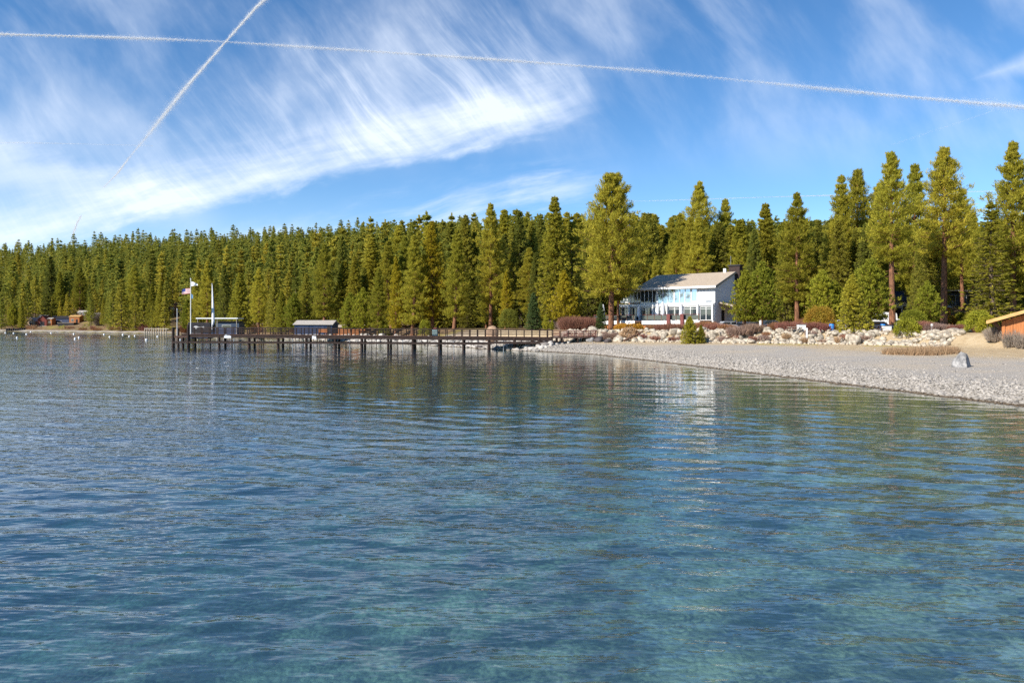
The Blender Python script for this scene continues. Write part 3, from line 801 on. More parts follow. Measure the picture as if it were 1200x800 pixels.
# right and middle ground, each tree by its picture column, top and distance
TREES = [
 (716, 205, 127, 'broad', 'pine_tree', 'tallest broad pine with a full rounded crown beside the white lakeside building', 1.02),
 (724, 296, 129, 'slim1', 'pine_tree', 'slim reddish trunk standing right behind the broad pine by the deck', 1.0),
 (650, 231, 152, 'sunfir', 'fir_tree', 'tall sunlit fir with a pointed top left of the broad lakeside pine', 1.0),
 (668, 252, 156, 'greyfir', 'fir_tree', 'thinning fir with bare grey limbs in front of the broad pine', 1.0),
 (660, 318, 136, 'gold', 'cedar_tree', 'short golden yellow conifer with pale forked trunk near the red shrubs', 1.1),
 (625, 343, 134, 'bluefir', 'fir_tree', 'slim young blue-green fir beyond the end of the pier', 1.0),
 (640, 368, 130, 'young1', 'young_pine', 'smaller bright green young pine beside the slim blue-green fir', .9),
 (647, 375, 129, 'young1', 'young_pine', 'smallest light green sapling between young pine and golden conifer', .9),
 (704, 355, 124, 'bluefir', 'fir_tree', 'narrow young green fir just left of the broad pine trunk', 1.0),
 (610, 247, 165, 'fir2', 'fir_tree', 'dark tapered fir right of the big layered pine above the pier', 1.0),
 (628, 296, 158, 'fir1', 'fir_tree', 'mid-height dark fir behind the slim blue-green fir', 1.0),
 (592, 318, 150, 'goldpine', 'pine_tree', 'low yellow-green pine standing behind the covered rock on the pier', .9),
 (575, 239, 163, 'pine2', 'pine_tree', 'tall layered pine with lumpy crown above the middle of the pier', 1.0),
 (545, 252, 190, 'fir1', 'fir_tree', 'dark pointed fir behind the tall layered pine', 1.0),
 (532, 268, 160, 'pine3', 'pine_tree', 'dense olive green pine reaching nearly to the ground by the pier', 1.12),
 (507, 260, 166, 'goldpine', 'pine_tree', 'yellowing pine with bare trunk patches above the pier', 1.0),
 (483, 276, 164, 'pine3', 'pine_tree', 'full sunlit pine just left of the yellowing pine', 1.15),
 (463, 300, 167, 'goldpine', 'pine_tree', 'smaller golden-topped pine left of the full sunlit pine', .8),
 (443, 314, 172, 'pine3', 'pine_tree', 'shorter bushy pine with conical crown behind the pier railing', 1.2),
 (425, 338, 178, 'young2', 'young_pine', 'low young pine right of the blue boathouse', 1.0),
 (411, 344, 181, 'young2', 'young_pine', 'low rounded young pine nearest the blue boathouse roof', 1.0),
 (415, 300, 195, 'sunfir', 'fir_tree', 'sunlit fir standing above the low young pines by the boathouse', 1.0),
 (380, 286, 196, 'pine2', 'pine_tree', 'tall yellow-green pine behind the blue boathouse', 1.1),
 (398, 276, 206, 'fir2', 'fir_tree', 'dark fir right of the tall pine behind the boathouse', 1.0),
 (345, 345, 204, 'young2', 'young_pine', 'low bushy young pine at the left end of the blue boathouse', 1.0),
 (330, 341, 208, 'sunfir', 'fir_tree', 'small sunny conifer left of the boathouse on the shore', 1.2),
 (322, 318, 214, 'fir1', 'fir_tree', 'dark green fir behind the small sunny conifer', 1.0),
 (303, 314, 218, 'pine2', 'pine_tree', 'open pine with bare lower trunk left of the boathouse', 1.1),
 (281, 320, 236, 'sunfir', 'fir_tree', 'wide drooping sunlit fir right of the white mast', 1.35),
 (262, 310, 262, 'fir2', 'fir_tree', 'shaded fir just right of the white mast', 1.0),
 (243, 306, 272, 'pine2', 'pine_tree', 'yellow-green pine between flagpole and white mast', 1.1),
 (232, 316, 285, 'sunfir', 'fir_tree', 'conical sunlit fir right behind the flagpole', 1.0),
 (220, 352, 290, 'young2', 'young_pine', 'small pointed green tree left of the flagpole', .8),
 (189, 329, 335, 'sunfir', 'fir_tree', 'narrow sunlit fir above the old timber pier', 1.0),
 (178, 333, 345, 'sunfir', 'fir_tree', 'twin narrow fir left of the one above the timber pier', 1.0),
 (158, 311, 362, 'pine1', 'pine_tree', 'large sunlit pine with bare lower trunk on the far shore', 1.15),
 (128, 343, 384, 'fir1', 'fir_tree', 'dark bushy fir at the water beside the pale bare shrub', 1.35),
 (121, 349, 386, 'sunfir', 'fir_tree', 'thin light green fir against the dark bushy fir', .8),
 (94, 313, 454, 'pine2', 'pine_tree', 'big sunlit pine rising behind the orange cabin', 1.15),
 (70, 318, 456, 'sunfir', 'fir_tree', 'lighter narrow pine left of the one behind the orange cabin', .9),
 (60, 300, 458, 'fir2', 'fir_tree', 'tall dark fir above the dark red boathouse', 1.1),
 (25, 352, 425, 'sunfir', 'fir_tree', 'pale yellow-green fir at the far shore beside the dark dock', .75),
 (15, 356, 428, 'young2', 'young_pine', 'low sunlit young conifer behind the far dark dock', .9),
 # right of the building
 (771, 300, 150, 'pine3', 'pine_tree', 'olive pine rising behind the left part of the tan roof', 1.0),
 (792, 290, 158, 'pine1', 'pine_tree', 'pine with dense crown behind the middle of the tan roof', 1.1),
 (820, 213, 172, 'pine1', 'pine_tree', 'tall dark pine rising above the middle of the white building', 1.0),
 (803, 258, 182, 'fir1', 'fir_tree', 'shorter dark fir at the left flank of the tall pine above the building', 1.0),
 (849, 234, 176, 'pine2', 'pine_tree', 'bushy pine rising above the dark chimney', 1.0),
 (836, 268, 168, 'sunfir', 'fir_tree', 'lower sunlit conifer over the gable of the building', 1.0),
 (897, 239, 150, 'sunfir', 'fir_tree', 'pointed sunlit fir right of the dark chimney', 1.05),
 (880, 285, 155, 'pine3', 'pine_tree', 'yellow-green pine between the chimney and the pointed fir', .9),
 (873, 318, 110, 'young2', 'young_pine', 'young pine with thin pale trunk hiding the gable of the building', 1.0),
 (893, 308, 109, 'young2', 'young_pine', 'brighter young pine with white trunk beside parked cars', 1.0),
 (934, 226, 138, 'pine2', 'pine_tree', 'tall pine with spreading top and bare lower trunk behind the picnic tables', 1.12),
 (961, 258, 165, 'fir2', 'fir_tree', 'dark narrow fir right of the tall spreading pine', 1.0),
 (987, 205, 142, 'pine3', 'pine_tree', 'tall dense pine left of the pair of slender summits', 1.02),
 (1008, 199, 150, 'slim2', 'pine_tree', 'tall slender pine with airy pointed top next to dense pine', .95),
 (964, 318, 112, 'young2', 'young_pine', 'mid-size light green pine above the autumn yellow shrub', 1.05),
 (978, 330, 113, 'young1', 'young_pine', 'rounded green young pine right above the blue barrel', 1.1),
 (1002, 322, 97, 'cone', 'evergreen_tree', 'cone-shaped dense evergreen leaning over the bank rocks', 1.0),
 (1020, 305, 104, 'young2', 'young_pine', 'full green pine growing behind the dense cone-shaped evergreen', 1.1),
 (1046, 179, 112, 'slim1', 'pine_tree', 'tall pine with thick bare orange trunk beside the white trailer', 1.0),
 (1071, 193, 140, 'pine2', 'pine_tree', 'full pine between the two bare-trunked tall pines', 1.0),
 (1106, 173, 121, 'slim2', 'pine_tree', 'tallest bare-trunked pine with tufted top near the stone curb', 1.05),
 (1086, 330, 104, 'young2', 'young_pine', 'light green young pine between the two tall bare trunks', 1.05),
 (1030, 215, 160, 'pine1', 'pine_tree', 'pine filling the gap left of the thick orange trunk', 1.0),
 (1128, 222, 165, 'pine1', 'pine_tree', 'thin-topped pine right of the tallest tufted pine', 1.0),
 (1140, 250, 175, 'pine2', 'pine_tree', 'shorter pine filling the gap before the edge pines', 1.0),
 (1187, 167, 118, 'pine2', 'pine_tree', 'huge pine rising behind the orange cabin roof', 1.05),
 (1165, 238, 112, 'greyfir', 'fir_tree', 'lower fir with pale bare branches above the cabin eave', 1.5),
 (1215, 190, 126, 'pine1', 'pine_tree', 'pine at the far side of the orange cabin', 1.0),
 (1095, 268, 168, 'fir1', 'fir_tree', 'dark fir in the shade behind the tallest tufted pine', 1.0),
 (915, 292, 158, 'fir1', 'fir_tree', 'dark fir in the gap behind the bright young pine', 1.0),
 (755, 258, 170, 'pine3', 'pine_tree', 'olive pine peeping out right of the broad lakeside pine', 1.0),
 (690, 262, 175, 'fir2', 'fir_tree', 'dark fir peeping out left of the broad lakeside pine', 1.0),
 (741, 275, 160, 'fir1', 'fir_tree', 'dark fir standing close behind the broad lakeside pine', 1.0),
 # small ones in front of the bank
 (810, 371, 102.5, 'cone', 'young_pine', 'bright young pine cone standing before the bank rocks and building', 1.3),
 (821, 381, 102.2, 'cone', 'young_pine', 'tiny pine growing at the right foot of the bright young pine', 1.0),
 (945, 376, 107, 'young1', 'young_pine', 'small dark green young pine left of the yellow autumn shrub', .9),
]
NT_FIX = 0
for (px, yt, d, pr, nm, lab, wd) in TREES:
    place(px, yt, d, pr, lab, nm, wd); NT_FIX += 1
taken = [((px - 600) / F * d, d) for (px, yt, d, *_r) in TREES]

# wooded hillside: scatter over the land behind, nearest 300 as trees of their own, the rest as one mass
rf = np.random.default_rng(77)
def halton(i, b):
    f, r = 1.0, 0.0
    while i > 0: f /= b; r += f * (i % b); i //= b
    return r
N = 21000
hx = np.array([halton(i + 20, 2) for i in range(N)]); hy = np.array([halton(i + 20, 3) for i in range(N)])
az = rad(-47) + hx * rad(106); dd = 118 * (1300 / 118.0) ** hy
x = np.tan(az) * dd; y = dd
z, s, e = terrain(x, y)
lead = np.where(x < -100, -5, np.where(x < -40, 3, np.where(x < -18, 8, np.where(x < 6, 18, np.where(x < 75, 44, 36)))))
ok = (e > lead) & (y < 520 + np.maximum(0, -x) * 1.9)
x, y, z, e = x[ok], y[ok], z[ok], e[ok]
px = 600 + F * x / y
Ht = np.clip(rf.normal(25, 6.0, len(x)), 14, 37) * np.where(e < 22, 0.75, 1.0)
lim = np.interp(px, [0, 100, 200, 290, 400, 520, 600, 760, 860, 1000, 1200], [283, 272, 263, 257, 252, 252, 250, 252, 258, 262, 265]) + rf.exponential(12, len(x)) - 5
top = 380 - (z + Ht - EYE) / y * F
Ht = np.where(top < lim, (380 - lim) / F * y + EYE - z, Ht)
# thinning: keep trees apart
keep = []; cell = {}
HUTS = [(366, 24, 175), (266, 16, 212), (254, 28, 205), (408, 24, 190), (87, 8, 442), (96, 6, 450), (49, 8, 445), (58, 5, 440), (36, 6, 444), (49, 6, 456), (70, 11, 446), (76, 13, 440), (116, 5, 414), (207, 11, 410), (1052, 24, 164), (1127, 28, 178), (1107, 12, 154), (790, 75, 150)]
free = np.ones(len(x), bool)
for a_, w_, d_ in HUTS: free &= ~((np.abs(px - a_) < w_ + 2) & (y < d_))
order = np.argsort(y)
for i in order:
    if Ht[i] < 11 or not free[i]: continue
    md = 3.4 + 0.0062 * y[i]
    if any((x[i] - tx) ** 2 + (y[i] - ty) ** 2 < (3.6) ** 2 for tx, ty in taken): continue
    k0 = (int(x[i] // 8), int(y[i] // 8)); bad = False
    for a in (-1, 0, 1):
        for b in (-1, 0, 1):
            for j in cell.get((k0[0] + a, k0[1] + b), ()):
                if (x[i] - x[j]) ** 2 + (y[i] - y[j]) ** 2 < md * md: bad = True
    if bad: continue
    cell.setdefault(k0, []).append(i); keep.append(i)
# how much of each shows: walk from near to far over picture columns and remember the highest top so far
cols = np.full(1300, 400.0)
vis = []; outside = []
fx = [(px_, yt, d) for (px_, yt, d, *_r) in TREES]
ev = [(d, 'f', k) for k, (_a, _b, d) in enumerate(fx)] + [(y[i], 't', i) for i in keep]
ev.sort(key=lambda q: q[0])
for d_, kind, i in ev:
    if kind == 'f': p_, tp, hw = fx[i][0], fx[i][1], 2.0 / d_ * F
    else: p_, tp, hw = px[i], 380 - (z[i] + Ht[i] - EYE) / y[i] * F, 1.6 / d_ * F
    a, b = int(max(p_ - hw, -40)) + 50, int(min(p_ + hw, 1240)) + 50
    if b <= a:
        if kind == 't' and y[i] < 330: outside.append(i)
        continue
    seg = cols[a:b]
    if kind == 't': vis.append((max(float(np.sum(np.maximum(seg - tp, 0) * 0.7)), 40.0 if (p_ > 560 and d_ < 290) else 0.0), i))
    seg[:] = np.minimum(seg, tp + 0.12 * (400 - tp))
vis.sort(reverse=True)
KINDS_LAB = {0: ('fir_tree', 'narrow dark green fir among the conifers of the wooded hillside'), 1: ('pine_tree', 'open crowned pine among the conifers of the wooded hillside')}
vis = [v for v in vis if v[0] > 6]
single = [i for _v, i in vis[:300 - NT_FIX]]
mass = [i for _v, i in vis[300 - NT_FIX:]] + outside
for i in single:
    q = int(rf.integers(6))
    near = y[i] < 230
    if near:
        pr = PT[('pine2', 'fir1', 'pine3', 'fir2', 'sunfir', 'fir1')[q]]; isp = q in (0, 2)
    else:
        pr = FARP[q]; isp = q in (1, 4)
    nm, lab = KINDS_LAB[1 if isp else 0]
    tree(nm, pr, (x[i], y[i], z[i] - 0.2), Ht[i], lab, 'conifers of the wooded hillside', float(rf.uniform(0, 6.28)), float(rf.uniform(.95, 1.45)))
def farmass(name, idx, mat):
    Vs, Fs, b = [], [], 0
    lows = [conifer('m', 28, (2.8, 3.3, 2.5)[q], (.05, .15, .08)[q], ('fir', 'pine', 'fir')[q], 90 + q, 21, 4, 2, 6, 1.25, .42, .6, M['barkd'], mat, limbs=False)[1] for q in range(3)]
    prot = []
    for me in lows:
        v = np.zeros(len(me.vertices) * 3, np.float32); me.vertices.foreach_get('co', v)
        f = np.zeros(len(me.loops), np.int32); me.loops.foreach_get('vertex_index', f)
        prot.append((v.reshape(-1, 3), f.reshape(-1, 4)))
    for i in idx:
        v, f = prot[int(rf.integers(3))]
        a = rf.uniform(0, 6.28); s = Ht[i] / 28; c, sn = math.cos(a) * s, math.sin(a) * s
        w = rf.uniform(.95, 1.65)
        Vs.append(np.stack([(v[:, 0] * c - v[:, 1] * sn) * w + x[i], (v[:, 0] * sn + v[:, 1] * c) * w + y[i], v[:, 2] * s + z[i]], 1)); Fs.append(f + b); b += len(v)
    return tag(link(name, arr_mesh(name, np.concatenate(Vs), np.concatenate(Fs), mat, False, 4)), kind='stuff')
if mass: farmass('hillside_forest', mass, M['mass'])
print('TREES fixed', NT_FIX, 'single', len(single), 'mass', len(mass), 'visible', len(vis))

# ------------------------------------------------------------------ shrubs
def shrub_mesh(name, R, H, n, L, Wd, kind, seed, mat):
    """'twig': upright wands from the ground; 'leaf': leafy mound"""
    rng = np.random.default_rng(seed)
    if kind == 'twig':
        a = rng.uniform(0, 6.28, n); r = R * np.sqrt(rng.uniform(0, 1, n)) * .8
        b = np.stack([np.cos(a) * r, np.sin(a) * r, rng.uniform(0, .35, n) * H], 1)
        d = unit(np.stack([np.cos(a) * .5 * r / R, np.sin(a) * .5 * r / R, np.ones(n) * 1.0], 1) + rng.normal(0, .22, (n, 3)))
        l = (H * (1 - .35 * (r / R) ** 2) * rng.uniform(.45, .85, n))[:, None]
        w = unit(np.cross(d, rng.normal(0, 1, (n, 3)))) * (Wd / 2)
        tip = b + d * l
        tip[:, 2] = np.minimum(tip[:, 2], H * 1.1)
        V = np.stack([b - w, b + w, tip + w * .4, tip - w * .4], 1).reshape(-1, 3)
        Fq = np.arange(n * 4).reshape(-1, 4)
    else:
        m = max(8, n // 14)
        a = rng.uniform(0, 6.28, m); u = rng.uniform(0, 1, m); rr_ = rng.uniform(.55, 1, m) ** .5
        zc = H * (0.12 + 0.85 * u); rad2 = R * np.sqrt(np.clip(1 - (u * .95) ** 2.2, 0.02, 1)) * rr_
        C = np.stack([np.cos(a) * rad2, np.sin(a) * rad2, zc], 1)
        D = unit(np.stack([np.cos(a), np.sin(a), u * 1.2], 1))
        V, Fq = blades(C, D, 14, L, Wd, .6, rng, .25, R * .16 + .1)
    return arr_mesh(name, V, Fq, mat, False, 4)

def shrub(px, d, w, h, kind, mk, label, name='shrub', cat='shrub', n=None, dz=0.0, group=None, L=None):
    """w, h in metres; leafy shrubs also get a short woody stem"""
    R = w / 2
    n = n or int(900 + 700 * R * h)
    seed = int(px * 13 + d)
    g = G(px, d, -0.05 + dz)
    if kind == 'twig':
        o = link(name, shrub_mesh(name, R, h, n, 0, .045, kind, seed, M[mk]), None, g)
        return tag(o, label, cat, group)
    root = empty(name, g, 0, label, cat, group)
    link('foliage', shrub_mesh('foliage', R, h, n, L or .24, .10, kind, seed, M[mk]), root)
    MB().tube([(0, 0, 0), (0.03, 0.02, h * .35), (0.05, 0, h * .7)], [.07, .05, .02], 6).build('stem', M['barkd'], root)
    return root
SHR = [
 (672, 127, 5.5, 2.4, 'twig', 'redtwig', 'tall pinkish red bare shrub left of the broad pine trunk'),
 (690, 126, 4.5, 2.2, 'twig', 'redtwig', 'second pinkish red bare shrub closest to the broad pine trunk'),
 (661, 128, 2.5, 1.7, 'twig', 'mauve', 'mauve bare shrub below the golden conifer'),
 (716, 113.5, 3.0, 1.1, 'twig', 'mauve', 'low mauve brush at the foot of the broad pine'),
 (738, 112, 2.8, 1.6, 'leaf', 'straw', 'olive straw coloured bush in the rock bank below the deck'),
 (731, 119, 3.0, 1.0, 'leaf', 'ochre', 'ochre yellow shrub under the left end of the deck'),
 (744, 118.5, 3.0, .95, 'leaf', 'ochre', 'ochre yellow shrub under the deck beside the steps'),
 (768, 115, 3.6, .95, 'twig', 'rust', 'rusty orange brush under the white deck edge'),
 (778, 113.5, 3.6, 1.05, 'twig', 'redtwig', 'dull red brush below the middle of the deck'),
 (789, 112, 4.0, 1.15, 'twig', 'redtwig', 'dull red brush left of the bright young pine'),
 (826, 112, 4.2, 1.5, 'twig', 'rust', 'rounded rusty shrub below the right corner of the deck'),
 (838, 109, 3.6, 1.2, 'twig', 'redtwig', 'low red brush right of the rounded rusty shrub'),
 (852, 106, 3.0, 1.0, 'twig', 'rust', 'low rusty brush before the silver car'),
 (868, 103, 4.6, 1.3, 'twig', 'mauve', 'greyish mauve brush on the bank under the young pine'),
 (882, 103, 3.6, 1.2, 'twig', 'mauve', 'greyish mauve brush under the white trunked young pine'),
 (912, 105, 3.2, 1.3, 'twig', 'rust', 'orange brown domed shrub right of the white trunk'),
 (924, 103, 4.0, 1.4, 'twig', 'redtwig', 'brick red domed shrub left of the picnic table'),
 (934, 104, 3.4, 1.3, 'twig', 'redtwig', 'brick red domed shrub behind the grey picnic table'),
 (953, 103, 3.2, 1.3, 'twig', 'redtwig', 'dark red shrub between the two picnic tables'),
 (966, 102, 3.0, 1.1, 'twig', 'redtwig', 'dark red shrub behind the brown picnic table'),
 (961, 107, 4.6, 3.6, 'leaf', 'autumn', 'yellow and orange autumn shrub by the picnic tables'),
 (1012, 98, 2.0, 1.0, 'twig', 'redtwig', 'thin red brush right of the cone-shaped evergreen'),
 (1063, 91, 3.0, 2.0, 'leaf', 'young', 'low yellow-green pine bush beside the thick orange trunk'),
 (1069, 97, 3.4, 2.8, 'leaf', 'young', 'taller yellow-green bush behind the low pine bush'),
 (1080, 92, 3.4, 1.4, 'twig', 'redtwig', 'purple red bare brush before the light green young pine'),
 (1092, 91, 3.2, 1.2, 'twig', 'mauve', 'mauve bare brush under the tallest tufted pine'),
 (1108, 93, 3.4, 1.0, 'twig', 'mauve', 'greyish brush at the near edge of the road'),
 (1126, 91, 3.4, 1.0, 'twig', 'redtwig', 'red brush beside the pale flat rocks'),
 (1136, 90, 2.4, 0.9, 'twig', 'redtwig', 'small red brush left of the green bush by the cabin'),
 (1127, 104, 1.6, 1.4, 'leaf', 'young', 'small green bush at the road edge'),
 (1147, 86, 2.8, 2.5, 'leaf', 'young', 'dense green bush standing left of the orange cabin'),
 (1157, 84, 2.0, 1.8, 'leaf', 'young', 'smaller green bush pressed against the cabin corner'),
 (1166, 79.5, 1.8, 1.6, 'twig', 'greyt', 'grey bare shrub at the left cabin wall'),
 (1187, 76.0, 2.0, 1.9, 'twig', 'greyt', 'grey leafless shrub before the middle of the cabin wall'),
 (1199, 74.5, 1.6, 1.6, 'twig', 'greyt', 'grey leafless shrub nearest the picture edge at the cabin wall'),
 (1113, 135, 2.6, 2.2, 'leaf', 'ochre', 'orange leafed shrub by the trunk of the tallest tufted pine'),
 (1125, 136, 3.0, 2.8, 'leaf', 'young', 'green shrub before the low white roofed house'),
 (1147, 122, 5.0, 3.2, 'leaf', 'pine', 'broad olive bush behind the road'),
 (948, 127, 5.0, 2.0, 'twig', 'rust', 'rusty undergrowth behind the trunk of the spreading pine'),
 (116, 397, 3.6, 7.0, 'twig', 'greyt', 'tall pale bare shrub on the far shore beside the dark fir'),
 (140, 374, 5.0, 3.0, 'leaf', 'straw', 'yellow-green bush on the far shore right of the dark fir'),
 (146, 372, 6.0, 2.2, 'twig', 'rust', 'rusty brush on the far shore under the large pine'),
 (172, 350, 7.0, 2.6, 'twig', 'rust', 'rusty brush above the old timber pier'),
 (220, 296, 6.0, 3.4, 'twig', 'rust', 'orange brush on the shore behind the flagpole'),
 (213, 300, 5.0, 2.6, 'leaf', 'straw', 'straw coloured bush left of the orange brush'),
 (498, 158, 2.6, 3.6, 'leaf', 'young', 'bright green shrub behind the pier near the grey-teal box'),
 (450, 172, 3.0, 2.6, 'leaf', 'young', 'green sapling bush behind the pier railing'),
 (596, 147, 4.0, 4.0, 'leaf', 'fir', 'dark green bush behind the pier right of the tan rock'),
]
rsx = np.random.default_rng(4)
far_edge = [(-62, 199), (-75, 215), (-145, 313), (-300, 430)]
for (ax, ay), (bx, by) in zip(far_edge[:-1], far_edge[1:]):
    Ls = math.hypot(bx - ax, by - ay)
    for q in range(int(Ls / 5.5)):
        t = (q + rsx.uniform(.1, .9)) / int(Ls / 5.5); off = rsx.uniform(4.5, 11)
        xx, yy = ax + t * (bx - ax) + (by - ay) / Ls * off, ay + t * (by - ay) - (bx - ax) / Ls * off
        k = int(rsx.integers(4)); cols_ = ('rust', 'young', 'straw', 'redtwig'); nm_ = ('rusty orange', 'yellow-green', 'straw coloured', 'dull red')
        w_, h_ = rsx.uniform(2.5, 6.5), rsx.uniform(1.2, 3.2)
        if any(abs(600 + F * xx / yy - hq[0]) < hq[1] and yy < hq[2] and hq[0] < 300 and rsx.uniform() < .7 for hq in HUTS): continue
        shrub(600 + F * xx / yy, yy, w_, h_, 'leaf' if k in (1, 2) else 'twig', cols_[k], nm_[k] + ' undergrowth bush along the far wooded shore', n=420, group='undergrowth bushes of the far shore', L=.4)
for (px_, d_, w_, h_, k_, mk, lab) in SHR:
    shrub(px_, d_, w_, h_, k_, mk, lab, n=420 if 1180 < px_ < 1202 else None)
rq = np.random.default_rng(12)
for q in range(22):
    px_ = 715 + q * 15 + rq.uniform(-5, 5); x_b = np.interp(px_, [715, 780, 870, 960, 1040], [14.5, 22, 31.5, 40, 46]); y_b = np.interp(x_b, [11, 17, 24, 32, 40, 46], [116, 111, 106, 100, 95.5, 91]) + rq.uniform(-.3, 2.6)
    mk, wd = (('mauve', 'greyish mauve'), ('straw', 'pale straw'), ('redtwig', 'dull red'), ('rust', 'rusty brown'))[int(rq.integers(4))]
    shrub(600 + F * x_b / y_b, y_b, rq.uniform(.8, 1.9), rq.uniform(.5, .95), 'twig', mk, 'low ' + wd + ' dry shrub growing between boulders of the rock bank', n=260, group='dry shrubs between the bank boulders', dz=.15)
# straw brush patch on the sand and dry lawn strip, nobody could count the stems
def tufts(name, pts, h, mk, k=6, wd=.05, seed=1):
    rng = np.random.default_rng(seed); C = np.repeat(pts, k, 0); n = len(C)
    d = unit(rng.normal(0, .35, (n, 3)) + np.array([0, 0, 1])); l = h * rng.uniform(.4, 1.2, (n, 1))
    w = unit(np.cross(d, rng.normal(0, 1, (n, 3)))) * wd / 2; b = C + rng.normal(0, .12, (n, 3)) * np.array([1, 1, 0])
    V = np.stack([b - w, b + w, b + d * l], 1).reshape(-1, 3)
    return tag(link(name, arr_mesh(name, V, np.arange(n * 3).reshape(-1, 3), M[mk], False, 3)), kind='stuff')
def scatter(n, x0, x1, y0, y1, f, seed):
    rng = np.random.default_rng(seed); X_, Y_ = rng.uniform(x0, x1, n), rng.uniform(y0, y1, n)
    k = f(X_, Y_); X_, Y_ = X_[k], Y_[k]; Z_, S2, E2 = terrain(X_, Y_); return np.stack([X_, Y_, Z_], 1), S2, E2
rp = np.random.default_rng(8)
cx_, cy_ = 37.0, 72.0
p, s2, e2 = scatter(3600, 34, 48, 66, 78, lambda a, b: ((a - 40.4) / 3.9) ** 2 + ((b - 72.0 - .10 * (a - 40)) / 2.5) ** 2 < 1 + .8 * hnoise(a, b, 1.0, 4), 31)
tufts('straw_brush', p, .75, 'straw', 8, .06, 1)
p, s2, e2 = scatter(2400, 25, 47, 84, 104, lambda a, b: hnoise(a, b, 2.5, 14) > -.05, 32)
k = (e2 > -3.2) & (e2 < -.8); tufts('grass', p[k], .10, 'grass', 7, .05, 2)
p, s2, e2 = scatter(26000, 20, 110, 84, 160, lambda a, b: hnoise(a, b, 5, 15) > .12, 33)
k = (e2 > 5) & ~((p[:, 1] > 116) & (p[:, 1] < 124)); tufts('dry_grass', p[k], .3, 'straw', 5, .05, 3)
# ------------------------------------------------------------------ the long pier
def W3(px, d, z): return Vector(((px - 600) / F * d, d, z))
def pd(px): return 123.0 - (px - 203) / 437.0 * 10.5
def pz(px): return 2.42 - (px - 203) / 437.0 * 0.40
PW = 2.6
def pp(px, z, back=0.0):
    d = pd(px); p = W3(px, d, z); p.y += back; return p
A0 = pp(203, 0)
pier = empty('pier', A0, 0, 'long dark timber pier with railings reaching from the beach into the lake', 'pier')
rel = lambda v: Vector(v) - A0
def pbar(mb, a, b, w, h=None): mb.bar(rel(a), rel(b), w, h)
mb = MB()
pbar(mb, pp(214, pz(214) - .05, PW / 2), pp(648, pz(648) - .05, PW / 2), PW + .3, .12)
mb.build('deck', M['pierdeck'], pier)
for back in (0.02, PW - .02):
    mb = MB(); pbar(mb, pp(214, pz(214) - .33, back), pp(648, pz(648) - .33, back), .2, .46); mb.build('stringer', M['pier'], pier)
for back in (-.17, PW + .17):
    mb = MB(); pbar(mb, pp(203, 1.02, back), pp(575, 1.0, back), .16, .30); mb.build('brace', M['pier'], pier)
mb = MB(); pbar(mb, pp(575, 1.18, -.3), pp(649, 1.2, -.3), .9, .34); mb.build('walkway', M['pier'], pier)
posts = [221, 257, 292, 326, 359, 393, 424, 455, 484, 515, 543, 573, 603, 632]
for i, px in enumerate(posts):
    for back in (0.0, PW):
        mb = MB(); r = (.25 if i % 3 in (0, 2) else .21) if back == 0 else .19
        p0 = pp(px, -1.6 if px < 560 else -.3, back - .02); p1 = pp(px, pz(px) - .02, back - .02)
        mb.tube([rel(p0), rel(p1)], [r, r * .92], 9); mb.build('pile', M['pier'], pier)
    for b0, b1, r in (((px + 17), 0.0, .06), ((px + 8), PW, .05)):
        if b0 < 640:
            mb = MB(); mb.tube([rel(pp(b0, -1.2, b1)), rel(pp(b0, pz(b0) - .3, b1))], r, 6); mb.build('strut', M['metal'] if b1 == 0 and i % 2 else M['pier'], pier)
for back in (-.02, PW + .02):                       # railings: posts one by one, two rails each side
    px = 228.0
    while px <= 646:
        mb = MB(); pbar(mb, pp(px, pz(px) - .02, back), pp(px, pz(px) + 1.06, back), .13, .13); mb.build('rail_post', M['pier'], pier)
        px += 9.2
    for hgt, w in ((1.08, .15), (.74, .10), (.42, .10)):
        mb = MB(); pbar(mb, pp(226, pz(226) + hgt, back), pp(648, pz(648) + hgt, back), .08, w); mb.build('rail', M['pier'], pier)
# head of the pier: tall mooring piles and a lower landing
for px, top, back, r in ((203, 3.55, 0, .27), (204, 3.4, 1.6, .2), (214, 2.3, .1, .22), (221, 3.9, -.15, .22)):
    mb = MB(); mb.tube([rel(pp(px, -1.8, back)), rel(pp(px, top, back))], [r, r * .9], 9); mb.build('mooring_pile', M['pier'], pier)
mb = MB(); pbar(mb, pp(203, 1.95, .8), pp(222, 1.95, .8), 1.8, .3); mb.build('landing', M['pierdeck'], pier)
# landward bridge on the beach
B0 = pp(648, 0)
brg = empty('footbridge', B0, 0, 'short dark timber footbridge with close railings joining the pier to the beach', 'footbridge')
rb_ = lambda v: Vector(v) - B0
def q3(px, z, back): p = W3(px, 112.3 + (px - 648) * .02, z); p.y += back; return p
mb = MB(); mb.bar(rb_(q3(647, 1.98, 1.3)), rb_(q3(700, 2.02, 1.3)), 2.8, .22); mb.build('deck', M['pierdeck'], brg)
for px in (653, 659, 677, 696):
    for back in (0, 2.6):
        mb = MB(); p = q3(px, 0, back); g = gz(p.x, p.y) - .3
        mb.bar(rb_((p.x, p.y, g)), rb_((p.x, p.y, 1.9)), .22); mb.build('post', M['pier'], brg)
for back in (0, 2.6):
    for px in (648, 657, 666, 675, 684, 692, 700):
        mb = MB(); mb.bar(rb_(q3(px, 1.98, back)), rb_(q3(px, 3.02, back)), .11); mb.build('rail_post', M['pier'], brg)
    for z in (2.25, 2.48, 2.72, 3.0):
        mb = MB(); mb.bar(rb_(q3(648, z, back)), rb_(q3(700, z, back)), .07, .11); mb.build('rail', M['maroon'], brg)

